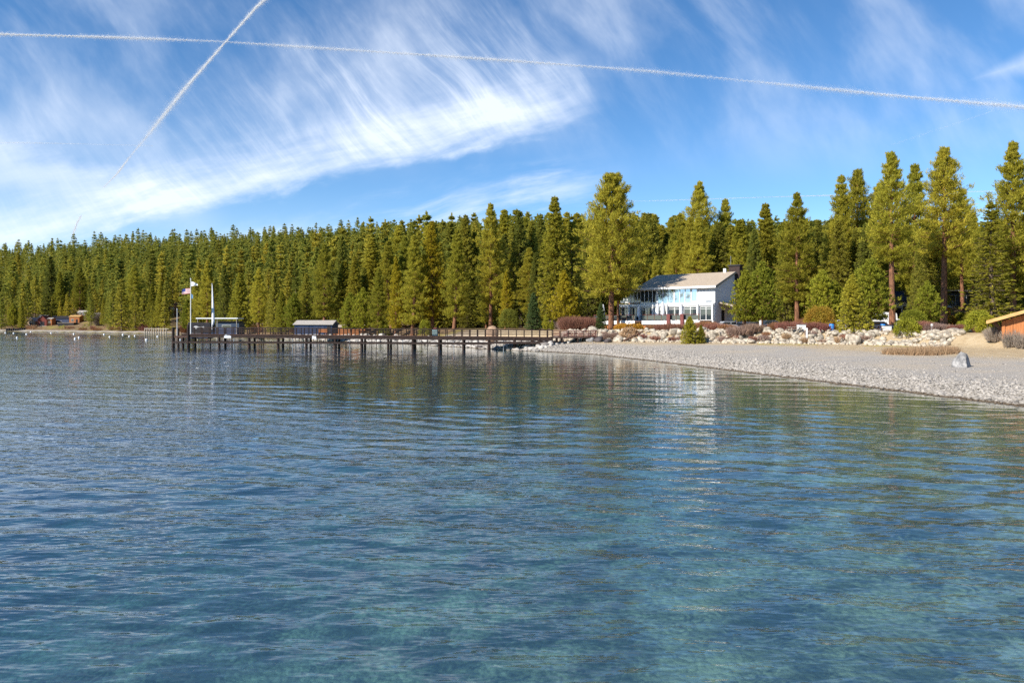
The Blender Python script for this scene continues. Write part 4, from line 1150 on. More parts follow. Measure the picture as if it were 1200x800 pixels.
# things on and by the pier
def flagpole(px, d, z0, ytop, r, label, name='flagpole', cat='flagpole'):
    p = W3(px, d, z0); top = EYE + (380 - ytop) / F * d
    root = empty(name, p, 0, label, cat)
    MB().tube([(0, 0, 0), (0, 0, top - z0)], [r, r * .6], 8).build('pole', M['white'], root)
    MB().tube([(0, 0, top - z0), (0, 0, top - z0 + .1), (0, 0, top - z0 + .22)], [r * .5, r * 1.5, r * .3], 8).build('finial', M['white'], root)
    return root, top - z0
fp, fh = flagpole(223.5, 122.4, 2.4, 327.5, .085, 'tall white flagpole carrying three flags at the end of the long pier')
def cloth(name, x0, x1, z0, z1, mats, rows, parent_loc, taper=1.0, stripes=None, seed=1):
    """a flag hanging from x0 to x1, waving; rows of colour are faces of the one cloth"""
    nx_, nz_ = 14, rows
    V = []
    for k in range(nz_ + 1):
        for i in range(nx_ + 1):
            u = i / nx_; v = k / nz_
            zt = z1 + (z0 - z1) * v
            zt = (z0 + z1) / 2 + (zt - (z0 + z1) / 2) * (1 - (1 - taper) * u) - .18 * u * u * abs(z1 - z0)
            V.append((x0 + (x1 - x0) * u, .11 * math.sin(u * 7 + v * 1.5 + seed) * u, zt))
    Fq, mi = [], []
    for k in range(nz_):
        for i in range(nx_):
            a = k * (nx_ + 1) + i; Fq.append((a, a + 1, a + nx_ + 2, a + nx_ + 1)); mi.append(stripes(i / nx_, k))
    me = bpy.data.meshes.new(name); me.from_pydata(V, [], Fq); me.update()
    for m_ in mats: me.materials.append(m_)
    for p_, q_ in zip(me.polygons, mi): p_.material_index = q_
    o = link(name, me, None, parent_loc)
    so = o.modifiers.new('thickness', 'SOLIDIFY'); so.thickness = .012
    return o
o = cloth('pennant', .08, 1.15, fh - 1.15, fh - .28, [M['white']], 4, fp.location, .25, lambda u, k: 0); tag(o, 'white pointed pennant flying at the top of the tall flagpole', 'flag')
o = cloth('flag', -.10, -1.45, fh - 2.35, fh - 1.45, [M['red'], M['white'], M['flagblue']], 13, fp.location, 1.0, lambda u, k: 2 if (u > .55 and k < 7) else k % 2, 2); tag(o, 'red and white striped flag with dark blue corner hanging left of the flagpole', 'flag')
o = cloth('flag', .07, .42, fh - 3.15, fh - 2.4, [M['dullblue']], 3, fp.location, .8, lambda u, k: 0, 4); tag(o, 'small drooping blue flag below the pennant on the flagpole', 'flag')
# furled sail mast
p = W3(248.5, 125.2, 2.3); mr = empty('sail_mast', p, 0, 'tall white mast with furled sail rising behind the dark covered boat', 'mast')
MB().tube([(0, 0, .0), (0, 0, 8.7)], [.07, .05], 8).build('mast', M['white'], mr)
MB().tube([(.10, 0, 1.6), (.22, 0, 2.2), (.16, 0, 5), (.05, 0, 8.2), (.02, 0, 8.6)], [.16, .24, .17, .06, .02], 8).build('furled_sail', M['canvas'], mr)
flagpole(207.5, 123.0, 2.1, 363, .06, 'short plain white pole standing on the pier landing', 'white_pole', 'pole')
# covered boat with emblem
bl = empty('covered_boat', W3(236, 127.0, 0), 0, 'dark navy covered boat on a lift at the pier end with white fish-like emblem', 'boat')
MB().prism([(-1.95, 4.35), (1.75, 4.3), (1.95, 4.15), (1.95, 2.5), (-1.95, 2.5)], -.9, 1.1).build('cover', M['black'], bl, .05)
MB().prism([(-2.05, 2.45), (2.0, 2.45), (1.5, 1.55), (-1.6, 1.55)], -.95, 1.15).build('hull', M['navy'], bl, .05)
for sx in (-1.5, 1.5): MB().tube([(sx, .1, -1.6), (sx, .1, 1.6)], .1, 8).build('lift_post', M['pier'], bl)
em = MB()
n = 22; oc = []
for i in range(n): 
    a = 2 * math.pi * i / n; oc.append((-.52 + .44 * math.cos(a), 3.50 + .21 * math.sin(a) * (1 if math.cos(a) < .2 else .8)))
em.prism(oc, -.93, -.91); em.prism([(-.12, 3.45), (.62, 3.40), (.62, 3.56), (-.12, 3.58)], -.926, -.906); em.prism([(.52, 3.33), (.88, 3.36), (.84, 3.62), (.56, 3.60)], -.922, -.904)
em.build('emblem', M['white'], bl)
MB().box(-.9, 1.0, -.93, -.91, 2.72, 2.80).build('trim_strip', M['metal'], bl)
# signs on the stringer
for px, w, lab in ((267.5, 1.15, 'pale blue blank notice board fixed to the pier edge right of the covered boat'), (370.0, 1.0, 'pale blue blank notice board on the pier edge in front of the blue boathouse')):
    p = pp(px, pz(px) - .62, -.28); s = empty('notice_board', p, 0, lab, 'sign')
    MB().box(-w / 2, w / 2, -.03, .03, 0, .36 if px < 300 else .5).build('panel', M['canvas'], s, .01)
    MB().box(-w / 2 + .1, w / 2 - .1, .035, .075, .2, .62).build('bracket', M['metal'], s)
# covered kiosk box and bench-like rowing boat on the deck
p = pp(509, pz(509), 1.2); k = empty('covered_box', p, 0, 'grey-teal covered box standing on the middle of the long pier', 'box')
MB().box(-.42, .42, -.4, .4, 0, 1.05).build('body', M['teal'], k, .05); MB().prism([(-.36, 1.06), (.36, 1.06), (.2, 1.34), (-.15, 1.36)], -.3, .3).build('lid', M['maroon'], k, .03)
p = W3(577, 126, 0); p.z = gz(p.x, p.y)
o = link('boulder', boulder_mesh('shore_boulder', 91, plain('tan_stone', (0.30, 0.2, 0.13), .9, .3, 2, .6)), None, (p.x, p.y, p.z + 1.0), .4); o.scale = (1.2, 1.2, 1.9)
tag(o, 'tan rounded boulder showing above the railing near the golden pine', 'boulder')
p = pp(375, pz(375), 1.6); k = empty('deck_bench', p, 0, 'reddish wooden bench on the pier in front of the boathouse', 'bench')
MB().box(-.7, .7, -.2, .2, .38, .45).build('seat', M['maroon'], k); MB().box(-.7, .7, .2, .25, .45, .95).build('backrest', M['orange'], k)
for sx in (-.6, .6): MB().box(sx - .05, sx + .05, -.18, .18, 0, .38).build('leg', M['maroon'], k)

# ------------------------------------------------------------------ small houses and boathouses
def hut(name, px, d, z0, w, dep, hw, hr, wall, roof, label, cat, rz=0.0, windows=(), door=None, ridge='x', over=.3, chimney=None, flat=False, piles=None, wmat='glass', fmat='white'):
    """z0 floor height, hw wall height, hr roof rise; ridge along 'x' (front shows the slope) or 'y' (front shows the gable)"""
    land = z0 is None
    if land: z0 = gz((px - 600) / F * d, d) + .15
    root = empty(name, W3(px, d, z0), rz, label, cat)
    if land: MB().box(-w / 2 + .05, w / 2 - .05, .05, dep - .05, -3.0, -.01).build('foundation', M['pale_timber'], root)
    b = MB()
    if ridge == 'y': b.prism([(-w / 2, 0), (w / 2, 0), (w / 2, hw), (0, hw + hr), (-w / 2, hw)], 0, dep)
    else:
        P = [(-w / 2, 0, 0), (w / 2, 0, 0), (w / 2, dep, 0), (-w / 2, dep, 0), (-w / 2, 0, hw), (w / 2, 0, hw), (w / 2, dep, hw), (-w / 2, dep, hw), (-w / 2, dep / 2, hw + hr), (w / 2, dep / 2, hw + hr)]
        b.poly(P, [(0, 3, 2, 1), (0, 1, 5, 4), (1, 2, 6, 9, 5), (2, 3, 7, 6), (3, 0, 4, 8, 7), (4, 5, 9, 8), (6, 7, 8, 9)])
    b.build('wall', wall, root)
    r = MB(); t = .14; o_ = over
    if flat: r.box(-w / 2 - o_, w / 2 + o_, -o_, dep + o_, hw + hr + .02, hw + hr + .22)
    elif ridge == 'y':
        sl = hr / (w / 2)
        for s in (-1, 1):
            P = []
            for yy in (-o_, dep + o_):
                P += [(0, yy, hw + hr + .02), (s * (w / 2 + o_), yy, hw - sl * o_ + .02), (s * (w / 2 + o_), yy, hw - sl * o_ + .02 + t), (0, yy, hw + hr + .02 + t)]
            r.poly(P, [(0, 1, 2, 3), (7, 6, 5, 4), (0, 4, 5, 1), (1, 5, 6, 2), (2, 6, 7, 3), (3, 7, 4, 0)])
    else:
        sl = hr / (dep / 2)
        for s in (-1, 1):
            e = dep / 2 + s * (dep / 2 + o_); P = []
            for xx in (-w / 2 - o_, w / 2 + o_):
                P += [(xx, dep / 2, hw + hr + .02), (xx, e, hw - sl * o_ + .02), (xx, e, hw - sl * o_ + .02 + t), (xx, dep / 2, hw + hr + .02 + t)]
            r.poly(P, [(0, 1, 2, 3), (7, 6, 5, 4), (0, 4, 5, 1), (1, 5, 6, 2), (2, 6, 7, 3), (3, 7, 4, 0)])
    ro = r.build('roof', roof, root)
    if chimney: MB().box(chimney - .3, chimney + .3, dep * .5, dep * .5 + .6, hw, hw + hr + .9).build('chimney', M['brick'], ro)
    for (x0, x1, z0_, z1_) in windows:
        f = MB().box(x0 - .07, x1 + .07, -.05, -.004, z0_ - .07, z1_ + .07).build('window', M[fmat], root)
        MB().box(x0, x1, -.07, -.052, z0_, z1_).build('pane', M[wmat], f)
    if door:
        x0, x1, h = door; MB().box(x0, x1, -.06, -.004, 0.02, h).build('door', M['black'], root)
    if piles:
        for sx in np.linspace(-w / 2 + .2, w / 2 - .2, piles):
            MB().tube([(sx, .05, -z0 - 1.6), (sx, .05, -.02)], .15, 7).build('pile', M['pale_timber'], root)
    return root
# blue boathouse on piles behind the pier
hut('boathouse', 367, 168, 1.75, 8.6, 6, 2.2, .85, M['bluewall'], M['greyroof'], 'blue boathouse with pale hipped roof on pale piles behind the long pier', 'boathouse', 0, [(-3.4, -1.0, 1.0, 1.75), (.2, 2.6, 1.0, 1.75)], (3.1, 4.0, 1.9), piles=7, wmat='navy', fmat='bluewall')
hut('boathouse', 266.5, 205, 1.2, 6.3, 6, 3.2, .3, M['slate'], M['black'], 'slate blue flat roofed boathouse right of the white mast', 'boathouse', .1, [(-1.4, .9, 1.4, 2.6)], (1.2, 2.2, 2.1), flat=True, piles=4)
cano = empty('boat_canopy', W3(254, 196, 0), 0, 'thin white canopy roof on posts left of the slate blue boathouse', 'canopy')
MB().box(-5.6, 5.6, 0, 4.5, 5.45, 5.75).build('roof', M['white'], cano, .04)
for sx in (-5.2, 0, 5.2): MB().tube([(sx, .3, -1.5), (sx, .3, 5.4)], .09, 7).build('post', M['pale_timber'], cano)
MB().box(-5.0, 5.0, 1.5, 4, .9, 3.0).build('moored_hull', M['navy'], cano, .3)
hut('shed', 408, 186, None, 8.5, 4, 1.9, .6, M['orange'], M['roof'], 'low ochre shed with tan roof right of the blue boathouse', 'shed', 0, (), None)
# far shore at the left
hut('cabin', 87, 430, None, 5.6, 6, 3.9, .8, M['orange'], M['fascia'], 'small bright orange cabin with flat eave on the far shore', 'cabin', .12, [(-1.6, -.4, 1.2, 2.6)], (.9, 1.9, 2.4))
hut('cabin', 96, 440, None, 5.0, 6, 4.6, 1.2, M['brown'], M['greyroof'], 'tall brown cabin half hidden behind the small orange cabin', 'cabin', .1, [(.4, 1.6, 3.4, 5.2), (-1.6, -.6, 3.4, 5.2)], None)
hut('boathouse', 49.5, 434, None, 5.2, 7, 3.4, 2.4, M['redwood'], M['redwood'], 'dark red gabled boathouse on the far shore', 'boathouse', 0, (), (-1.3, 1.3, 2.4), 'y')
hut('shed', 58, 433, None, 2.6, 4, 4.0, .6, M['orange'], M['greyroof'], 'narrow terracotta shed right of the dark red boathouse', 'shed', 0, [(-.5, .5, 1.6, 2.6)])
hut('cabin', 36.5, 435, None, 4.2, 5, 3.6, 2.0, M['tanwall'], M['greyroof'], 'small pinkish gabled cottage left of the dark red boathouse', 'cottage', 0, [(-.9, .9, 1.2, 2.6)], None, 'y')
hut('house', 49, 452, None, 5.0, 5, 4.2, 1.4, M['slate'], M['greyroof'], 'grey-blue house with bright white window behind the dark red boathouse', 'house', 0, [(.4, 2.0, 2.0, 3.9)], wmat='white')
hut('house', 70, 438, None, 11, 7, 3.4, 1.4, M['navy'], M['black'], 'long dark navy lake house shaded by trees left of the orange cabin', 'house', 0, [(-4.4, -2.8, 2.4, 3.4), (-1, 1.2, .8, 1.8)])
hut('boathouse', 77, 421, 1.5, 9.0, 5, 3.1, .2, M['black'], M['pale_timber'], 'wide low black boathouse with pale flat roof below the orange cabin', 'boathouse', 0, (), None, flat=True, piles=6)
hut('house', 116, 408, None, 3.4, 4, 5.5, .3, M['brown'], M['greyroof'], 'narrow brown house with flat grey roof behind the tall pale bare shrub', 'house', 0, [(-.8, .6, 2.6, 3.8)], flat=True, over=.5)
hut('cabin', 206, 394, None, 8.5, 7, 5.0, 2.2, M['brown'], M['greyroof'], 'two-storey brown cabin with grey roof on the slope left of the flagpole', 'cabin', .3, [(-2.6, -.8, 3.2, 4.6), (.8, 2.4, 3.2, 4.6), (-2.4, -1, .8, 2)], (1.0, 2.0, 2.1), 'y', chimney=1.6)
# right: trailer, low house, white roofed house, cabin at the edge
hut('house', 1052, 158, None, 8.2, 7, 3.6, 2.1, M['offwhite'], M['navy'], 'white gabled house with dark roof behind the thick orange trunk', 'house', -.35, [(-2.6, -1.3, 1.0, 2.3), (1.0, 2.6, 1.0, 2.4)], (-.4, .6, 2.1), 'x')
hut('house', 1127, 172, None, 10, 7, 3.0, .35, M['slate'], M['white'], 'low house with flat white roof edge behind the road at the right', 'house', .1, [(-3.6, -1.6, 1.0, 2.3), (1.2, 3.4, 1.0, 2.3)], (-.6, .5, 2.1), flat=True, over=.6)
hut('shed', 1107, 150, None, 3.0, 3, 2.4, .6, M['orange'], M['greyroof'], 'small terracotta outbuilding by the low white roofed house', 'shed', .2, (), (-.5, .5, 2.0))
ca = empty('cabin', W3(1174, 78, gz(53, 79) - .1), rad(-36), 'orange stained wooden cabin with honey coloured eave beside the beach', 'cabin')
cw = MB().prism([(0, 0), (11, 0), (11, 4.1), (6.5, 4.1), (0, 1.95)], 0, 7).build('wall', M['orange'], ca)
rf_ = MB().prism([(-1.25, 1.72), (6.6, 4.32), (12.5, 4.32), (12.5, 4.55), (6.55, 4.55), (-1.3, 1.98)], -.9, 7.9).build('roof', M['fascia'], ca)
MB().prism([(-1.32, 1.66), (6.6, 4.28), (6.55, 4.62), (-1.36, 2.0)], -.98, -.905).build('fascia', M['fascia'], rf_)
MB().box(3.7, 6.6, .5, 3, 3.4, 5.15).build('chimney_box', M['fascia'], rf_); MB().box(3.6, 6.7, .4, 3.1, 5.152, 5.42).build('chimney_cap', M['white'], rf_)
MB().box(.0, .28, -.12, -.004, 0, 1.93).build('corner_post', M['orange'], ca)
for k in range(9): MB().box(.9 + k * 1.1, .96 + k * 1.1, -.05, -.003, 0, 2.2 + .3 * k if k < 6 else 4.0).build('batten', M['orange'], ca)
MB().prism([(-.9, 1.72), (-.2, 1.0), (0, 1.0), (0, 1.2), (-.6, 1.9)], .3, .5).build('eave_bracket', M['brown'], ca)

# ------------------------------------------------------------------ white lakeside building
HX, HY = W3(838, 122, 0).x, 122.0
H0 = gz(HX, HY)
bld = empty('lakeside_building', (HX, HY, 0), math.atan2(-11.0, 12.9), 'large white two-storey lakeside building with tan roof, glazed front and timber deck', 'building')
# local x runs along the front towards its right end (0 at right corner), y away from the lake, z world height
Z1, ZS, ZE, ZR = 4.62, 7.55, 10.45, 12.95
L = 17.2; DP = 7.2
wall = MB()
wall.prism([(0, 0)], 0, 0) if False else None
P = [(-14.2, 0), (0, 0)]
b = MB()
b.poly([(-14.2, .0, H0 - .5), (0, 0, H0 - .5), (0, 2 * DP, H0 - .5), (-14.2, 2 * DP, H0 - .5), (-14.2, 0, ZE), (0, 0, ZE), (0, 2 * DP, ZE), (-14.2, 2 * DP, ZE), (-14.2, DP, ZR - .05), (0, DP, ZR - .05)],
       [(0, 3, 2, 1), (0, 1, 5, 4), (1, 2, 6, 9, 5), (2, 3, 7, 6), (3, 0, 4, 8, 7), (4, 5, 9, 8), (6, 7, 8, 9)])
b.build('wall', M['offwhite'], bld)
r = MB(); sl = (ZR - ZE) / DP
for s in (-1, 1):
    e = DP + s * (DP + .75); P = []
    for xx in (-14.9, .45):
        P += [(xx, DP, ZR), (xx, e, ZE - sl * .75), (xx, e, ZE - sl * .75 + .2), (xx, DP, ZR + .2)]
    r.poly(P, [(0, 1, 2, 3), (7, 6, 5, 4), (0, 4, 5, 1), (1, 5, 6, 2), (2, 6, 7, 3), (3, 7, 4, 0)])
roof = r.build('roof', M['roof'], bld)
MB().box(-14.9, .45, -.80, -.755, ZE - .38, ZE - .02).build('eave_board', M['white'], roof)
MB().bar((.475, -.76, ZE - .2), (.475, DP, ZR + .06), .05, .34).build('barge_board', M['metal'], roof)
ch = MB().box(-1.1, .9, DP + .6, DP + 1.9, ZE, 14.15).build('chimney', M['brick'], roof)
MB().box(-1.25, 1.05, DP + .45, DP + 2.05, 14.152, 14.4).build('chimney_cap', M['black'], ch)
MB().tube([(-.9, DP + 1, 14.4), (-.9, DP + 1, 16.0)], .04, 6).build('aerial', M['metal'], roof)
MB().box(-1.7, -1.25, DP - .3, DP + .2, ZR, ZR + .8).build('vent_box', M['white'], roof)
# sunroom wing at the left end, flat roof
sw = MB().box(-18.6, -14.202, .4, 6, H0 - .3, ZS - .02).build('wing', M['tanwall'], bld)
MB().box(-18.6, -14.202, 3.2, 6, ZS, ZE - .4).build('wing_back_wall', M['tanwall'], bld)
MB().box(-19.0, -14.204, -.5, 6.3, ZE - .38, ZE - .1).build('wing_roof', M['white'], bld)
# lower floor: dark glazing set between white columns
def win(x0, x1, z0, z1, mk, mull, y=-.02, fr=.09, name='window', bars=()):
    f = MB()
    f.box(x0, x1, y - .10, y - .002, z0, z0 + fr); f.box(x0, x1, y - .10, y - .002, z1 - fr, z1)
    for k in range(mull + 1):
        xm = x0 + (x1 - x0) * k / mull
        f.box(max(x0, xm - fr / 2), min(x1, xm + fr / 2), y - .12, y - .003, z0 + fr, z1 - fr)
    for zb in bars: f.box(x0 + fr, x1 - fr, y - .09, y - .0035, zb - .03, zb + .03)
    o = f.build(name, M['white'], bld)
    MB().box(x0 + fr * .5, x1 - fr * .5, y - .05, y - .004, z0 + fr * .5, z1 - fr * .5).build('pane', M[mk], o)
    return o
for x0, x1, mu in ((-14.0, -11.6, 2), (-11.2, -8.9, 2), (-8.5, -6.2, 2), (-5.6, -3.2, 2), (-2.6, -.5, 2)):
    win(x0, x1, Z1 + .05, ZS - .55, 'glass', mu, bars=(Z1 + 2.0,))
for x0, x1 in ((-18.2, -16.5), (-16.2, -14.4)): win(x0, x1, Z1 + .05, ZS - .5, 'glass', 2, .38)
win(-18.5, -14.3, ZS + .35, ZE - .5, 'glass', 6, .38, .16, 'sunroom_window')
win(-14.1, -10.9, ZS + .25, ZE - .45, 'glass', 4, bars=())
win(-10.7, -7.6, ZS + .05, ZE - .35, 'glassblue', 3); win(-7.4, -4.4, ZS + .05, ZE - .35, 'glassblue', 3)
win(-4.2, -3.2, ZS + .3, ZE - .4, 'glassblue', 1)
MB().box(-1.7, -.6, -.09, -.003, ZS + .1, ZS + .5).build('wall_light_box', M['metal'], bld)
MB().box(-18.7, -.02, -.32, -.005, ZS - .42, ZS + .06).build('spandrel', M['white'], bld)
for xx in (-18.4, -16.3, -14.15, -11.4, -8.7, -5.9, -2.9, -.25):
    MB().box(xx - .14, xx + .14, -.62, -.34, Z1, ZS - .03).build('column', M['white'], bld)
# deck with white fascia and railing
dk = MB().box(-21.5, -.6, -4.2, -.01, Z1 - .18, Z1).build('deck', M['pierdeck'], bld)
MB().box(-21.5, -12.8, -4.30, -4.202, Z1 - .62, Z1 + .02).build('deck_fascia', M['white'], dk)
MB().box(-11.4, -.6, -4.30, -4.202, Z1 - .62, Z1 + .02).build('deck_fascia', M['white'], dk)
MB().box(-21.3, -.8, -4.0, -3.9, H0 - .6, Z1 - .63).build('deck_skirt', M['orange'], dk)
for k in range(16):
    x = -21.3 + k * 1.36
    if -12.8 < x < -11.4: continue
    MB().box(x - .05, x + .05, -4.16, -4.06, Z1, Z1 + 1.0).build('rail_post', M['brown'], dk)
for x0, x1 in ((-21.4, -12.8), (-11.4, -.7)):
    MB().box(x0, x1, -4.17, -4.03, Z1 + 1.0, Z1 + 1.07).build('hand_rail', M['maroon'], dk)
    MB().box(x0, x1, -4.13, -4.09, Z1 + .2, Z1 + .9).build('rail_glass', M['glass'], dk)
for k in range(6): MB().box(-12.75, -11.45, -4.3 - .3 * k, -4.02 - .3 * k, Z1 - .25 - .28 * k, Z1 - .18 - .28 * k).build('stair_tread', M['brown'], dk)
for x in (-6.2, -3.7): MB().box(x - .3, x + .3, -4.6, -4.32, H0 - .2, Z1 + 1.1).build('newel', M['maroon'], dk)
# porch on the gable side
pr_ = MB().poly([(.02, 1.2, 7.6), (3.4, 1.2, 6.75), (3.4, 6.5, 6.75), (.02, 6.5, 7.6), (.02, 1.2, 7.8), (3.4, 1.2, 6.95), (3.4, 6.5, 6.95), (.02, 6.5, 7.8)], [(0, 1, 2, 3), (7, 6, 5, 4), (0, 4, 5, 1), (1, 5, 6, 2), (2, 6, 7, 3), (3, 7, 4, 0)]).build('porch_roof', M['roof'], bld)
for y in (1.4, 3.9, 6.3): MB().box(3.1, 3.25, y - .08, y + .08, H0 - .3, 6.74).build('porch_post', M['brown'], pr_)
MB().box(.01, .06, 2.4, 3.5, Z1 - .4, Z1 + 1.75).build('door', M['black'], bld)
MB().box(.01, 3.2, 1.25, 6.4, H0, Z1 - .5).build('porch_floor', M['brown'], bld)
# furled patio umbrellas on the deck
mw = bld.rotation_euler.z
def on_deck(x, y): 
    c, s = math.cos(mw), math.sin(mw); return (HX + x * c - y * s, HY + x * s + y * c, Z1)
def parasol():
    r_ = empty('patio_umbrella')
    MB().box(-.25, .25, -.25, .25, 0, .08).build('base', M['metal'], r_); MB().tube([(0, 0, .08), (0, 0, 2.75)], .03, 6).build('pole', M['metal'], r_)
    MB().tube([(0, 0, .75), (0, 0, 1.0), (0, 0, 2.0), (0, 0, 2.6), (0, 0, 2.72)], [.22, .29, .24, .13, .03], 10).build('canopy', M['canvas'], r_)
    return r_
proto = parasol()
for i, (x, y, s, lab) in enumerate(((-20.4, -2.6, 1.1, 'furled white patio umbrella nearest the broad pine trunk on the deck'), (-18.5, -3.0, 1.2, 'furled white patio umbrella just left of the glazed wing'),
                            (-9.4, -2.5, 1.25, 'furled white patio umbrella before the middle of the glazed front'), (-8.2, -2.8, 1.2, 'second furled white umbrella before the middle of the glazed front'),
                            (-13.2, -2.4, 1.0, 'furled white patio umbrella by the deck stairs'), (-4.9, -2.6, 1.05, 'furled white patio umbrella between the two maroon posts'))):
    o = proto if i == 0 else copy_tree(proto)
    o.location = on_deck(x, y); o.scale = (s, s, s); tag(o, lab, 'patio umbrella', 'furled umbrellas on the deck')

# ------------------------------------------------------------------ old timber pier and breakwater on the far shore
def pileline(name, pts, ztop, step, r, mk, label, cat, cap=True, zb=-1.5):
    root = empty(name, (pts[0][0], pts[0][1], 0), 0, label, cat); o0 = Vector((pts[0][0], pts[0][1], 0)); cnt = 0
    for (a, b) in zip(pts[:-1], pts[1:]):
        a, b = Vector((*a, 0)), Vector((*b, 0)); n = int((b - a).length / step)
        for k in range(n):
            if cnt >= 98: break
            p = a + (b - a) * (k / n) - o0; h = ztop + .25 * math.sin(cnt * 2.4) * .6
            MB().tube([(p.x, p.y, zb), (p.x, p.y, h)], r, 6).build('pile', M[mk], root); cnt += 1
        if cap:
            MB().bar(a - o0 + Vector((0, .3, ztop - .3)), b - o0 + Vector((0, .3, ztop - .3)), .5, .2).build('cap_beam', M[mk], root)
    return root
def xy(px, d): return ((px - 600) / F * d, d)
pileline('breakwater', [xy(92, 397), xy(134, 366), xy(176, 330)], 0.8, 1.1, .30, 'pale_timber', 'pale weathered pile breakwater along the far shore', 'breakwater')
pileline('old_pier', [xy(170, 318), xy(198, 292)], 2.5, 3.2, .24, 'pale_timber', 'old grey timber pier left of the flagpole', 'pier')
pileline('dock', [xy(8, 420), xy(31, 420)], 1.7, 1.2, .5, 'black', 'low black dock on the far shore at the picture edge', 'dock')
pileline('dock', [xy(34, 420), xy(62, 420)], 1.3, 2.2, .3, 'pale_timber', 'pale broken dock below the dark red boathouse', 'dock')
pileline('old_pier', [xy(346, 170), xy(402, 166)], 1.6, 2.0, .2, 'pale_timber', 'pale pile dock under the blue boathouse', 'dock')

# mooring buoys on the open water
def buoy():
    r_ = empty('mooring_buoy')
    MB().tube([(0, 0, -.28), (0, 0, -.2), (0, 0, .05), (0, 0, .3), (0, 0, .40)], [.12, .32, .38, .28, .08], 10).build('float', M['buoy'], r_, smooth=True)
    MB().tube([(0, 0, .40), (0, 0, .58)], .05, 6).build('ring', M['bluewall'], r_)
    return r_
bp = buoy()
BUOY = [(6.3, 389.6), (16, 390.2), (20, 395.3), (31, 391.2), (36, 388.6), (60, 390), (86.5, 391), (88, 396.5), (92.5, 395), (128.5, 394.3), (151.5, 393.8), (158, 393.2), (171.5, 397.7), (184.5, 394), (122, 391.5), (144, 392), (67, 388.6), (211, 398)]
WORDS = ['between the picture edge and the black dock', 'straight below the black dock', 'floating nearest to us below the black dock', 'off the right end of the black dock', 'closest to the pale broken dock', 'in front of the dark red boathouse', 'off the black boathouse',
         'lowest of the pair before the orange cabin', 'upper of the pair before the orange cabin', 'off the dark bushy fir', 'off the rusty shore brush', 'right beside the one off the rusty shore brush', 'nearest to us left of the long pier', 'off the old grey timber pier', 'close to the breakwater below the dark fir', 'close to the middle of the breakwater', 'tiny one close to the terracotta shed', 'under the landing of the long pier']
for i, (bx, by) in enumerate(BUOY):
    d = EYE * F / (by - 380 + .35)
    x = (bx - 600) / F * d
    o = bp if i == 0 else copy_tree(bp)
    o.location = (x, d, 0); s = .75 if by > 393 else .95; o.scale = (s, s, s)
    tag(o, 'white mooring buoy ' + WORDS[i], 'buoy', 'mooring buoys off the far shore')
# ------------------------------------------------------------------ parked cars, trailer, tables, bins, posts
def car(name, px, d, paint, label, rz=0.0, suv=False):
    g = G(px, d)
    root = empty(name, g, rz, label, 'car')
    h = 1.72 if suv else 1.46
    body = [(-2.2, .35), (2.15, .35), (2.22, .62), (2.1, .86), (1.2, .95), (-2.05, 1.0), (-2.25, .8)]
    if suv: body = [(-2.2, .4), (2.15, .4), (2.22, .7), (2.1, 1.0), (1.25, 1.08), (-2.1, 1.1), (-2.25, .8)]
    zt = body[4][1]
    MB().prism(body, -.88, .88).build('body', M[paint], root, .06)
    MB().prism([(-1.75, zt + .02), (1.15, zt - .01), (.45, h - .06), (-1.25, h - .04)], -.80, .80).build('greenhouse', M['glass'], root, .05)
    MB().prism([(-1.42, h - .12), (.55, h - .13), (.35, h), (-1.25, h + .01)], -.76, .76).build('roof', M[paint], root, .03)
    for sx in (-1.35, 1.38):
        for sy in (-.86, .86):
            w = MB()
            pts = [(sx, sy - .1, .33), (sx, sy + .1, .33)]
            w.tube(pts, .33, 16); wo = w.build('wheel', M['tyre'], root)
            MB().tube([(sx, sy - .11, .33), (sx, sy + .11, .33)], .19, 12).build('rim', M['metal'], wo)
    for sy in (-.6, .6):
        MB().box(2.12, 2.24, sy - .16, sy + .16, .66, .80).build('headlight', M['white'], root); MB().box(-2.28, -2.16, sy - .16, sy + .16, .76, .92).build('tail_light', M['red'], root)
    for sx in (-.25, .62): 
        for sy in (-.865, .865): MB().box(sx - .03, sx + .03, sy - .035, sy + .035, zt, h - .08).build('pillar', M[paint], root)
    return root
car('parked_car', 856, 113, 'carsilver', 'silver car parked behind the low red brush by the porch', .1)
car('parked_car', 886, 116, 'cardark', 'dark mauve car parked behind the white trunked young pine', .05)
car('parked_car', 905, 121, 'cardark', 'dark blue car parked in the shade left of the brick red shrubs', .0, True)
car('parked_car', 980, 111, 'carwhite', 'white car parked behind the blue barrel and round young pine', .05, True)
car('parked_car', 1057, 118, 'carwhite', 'white van-like car parked right of the thick orange trunk', .4, True)
car('parked_car', 1030, 108, 'carsilver', 'silver car half hidden behind the second blue barrel', .1)

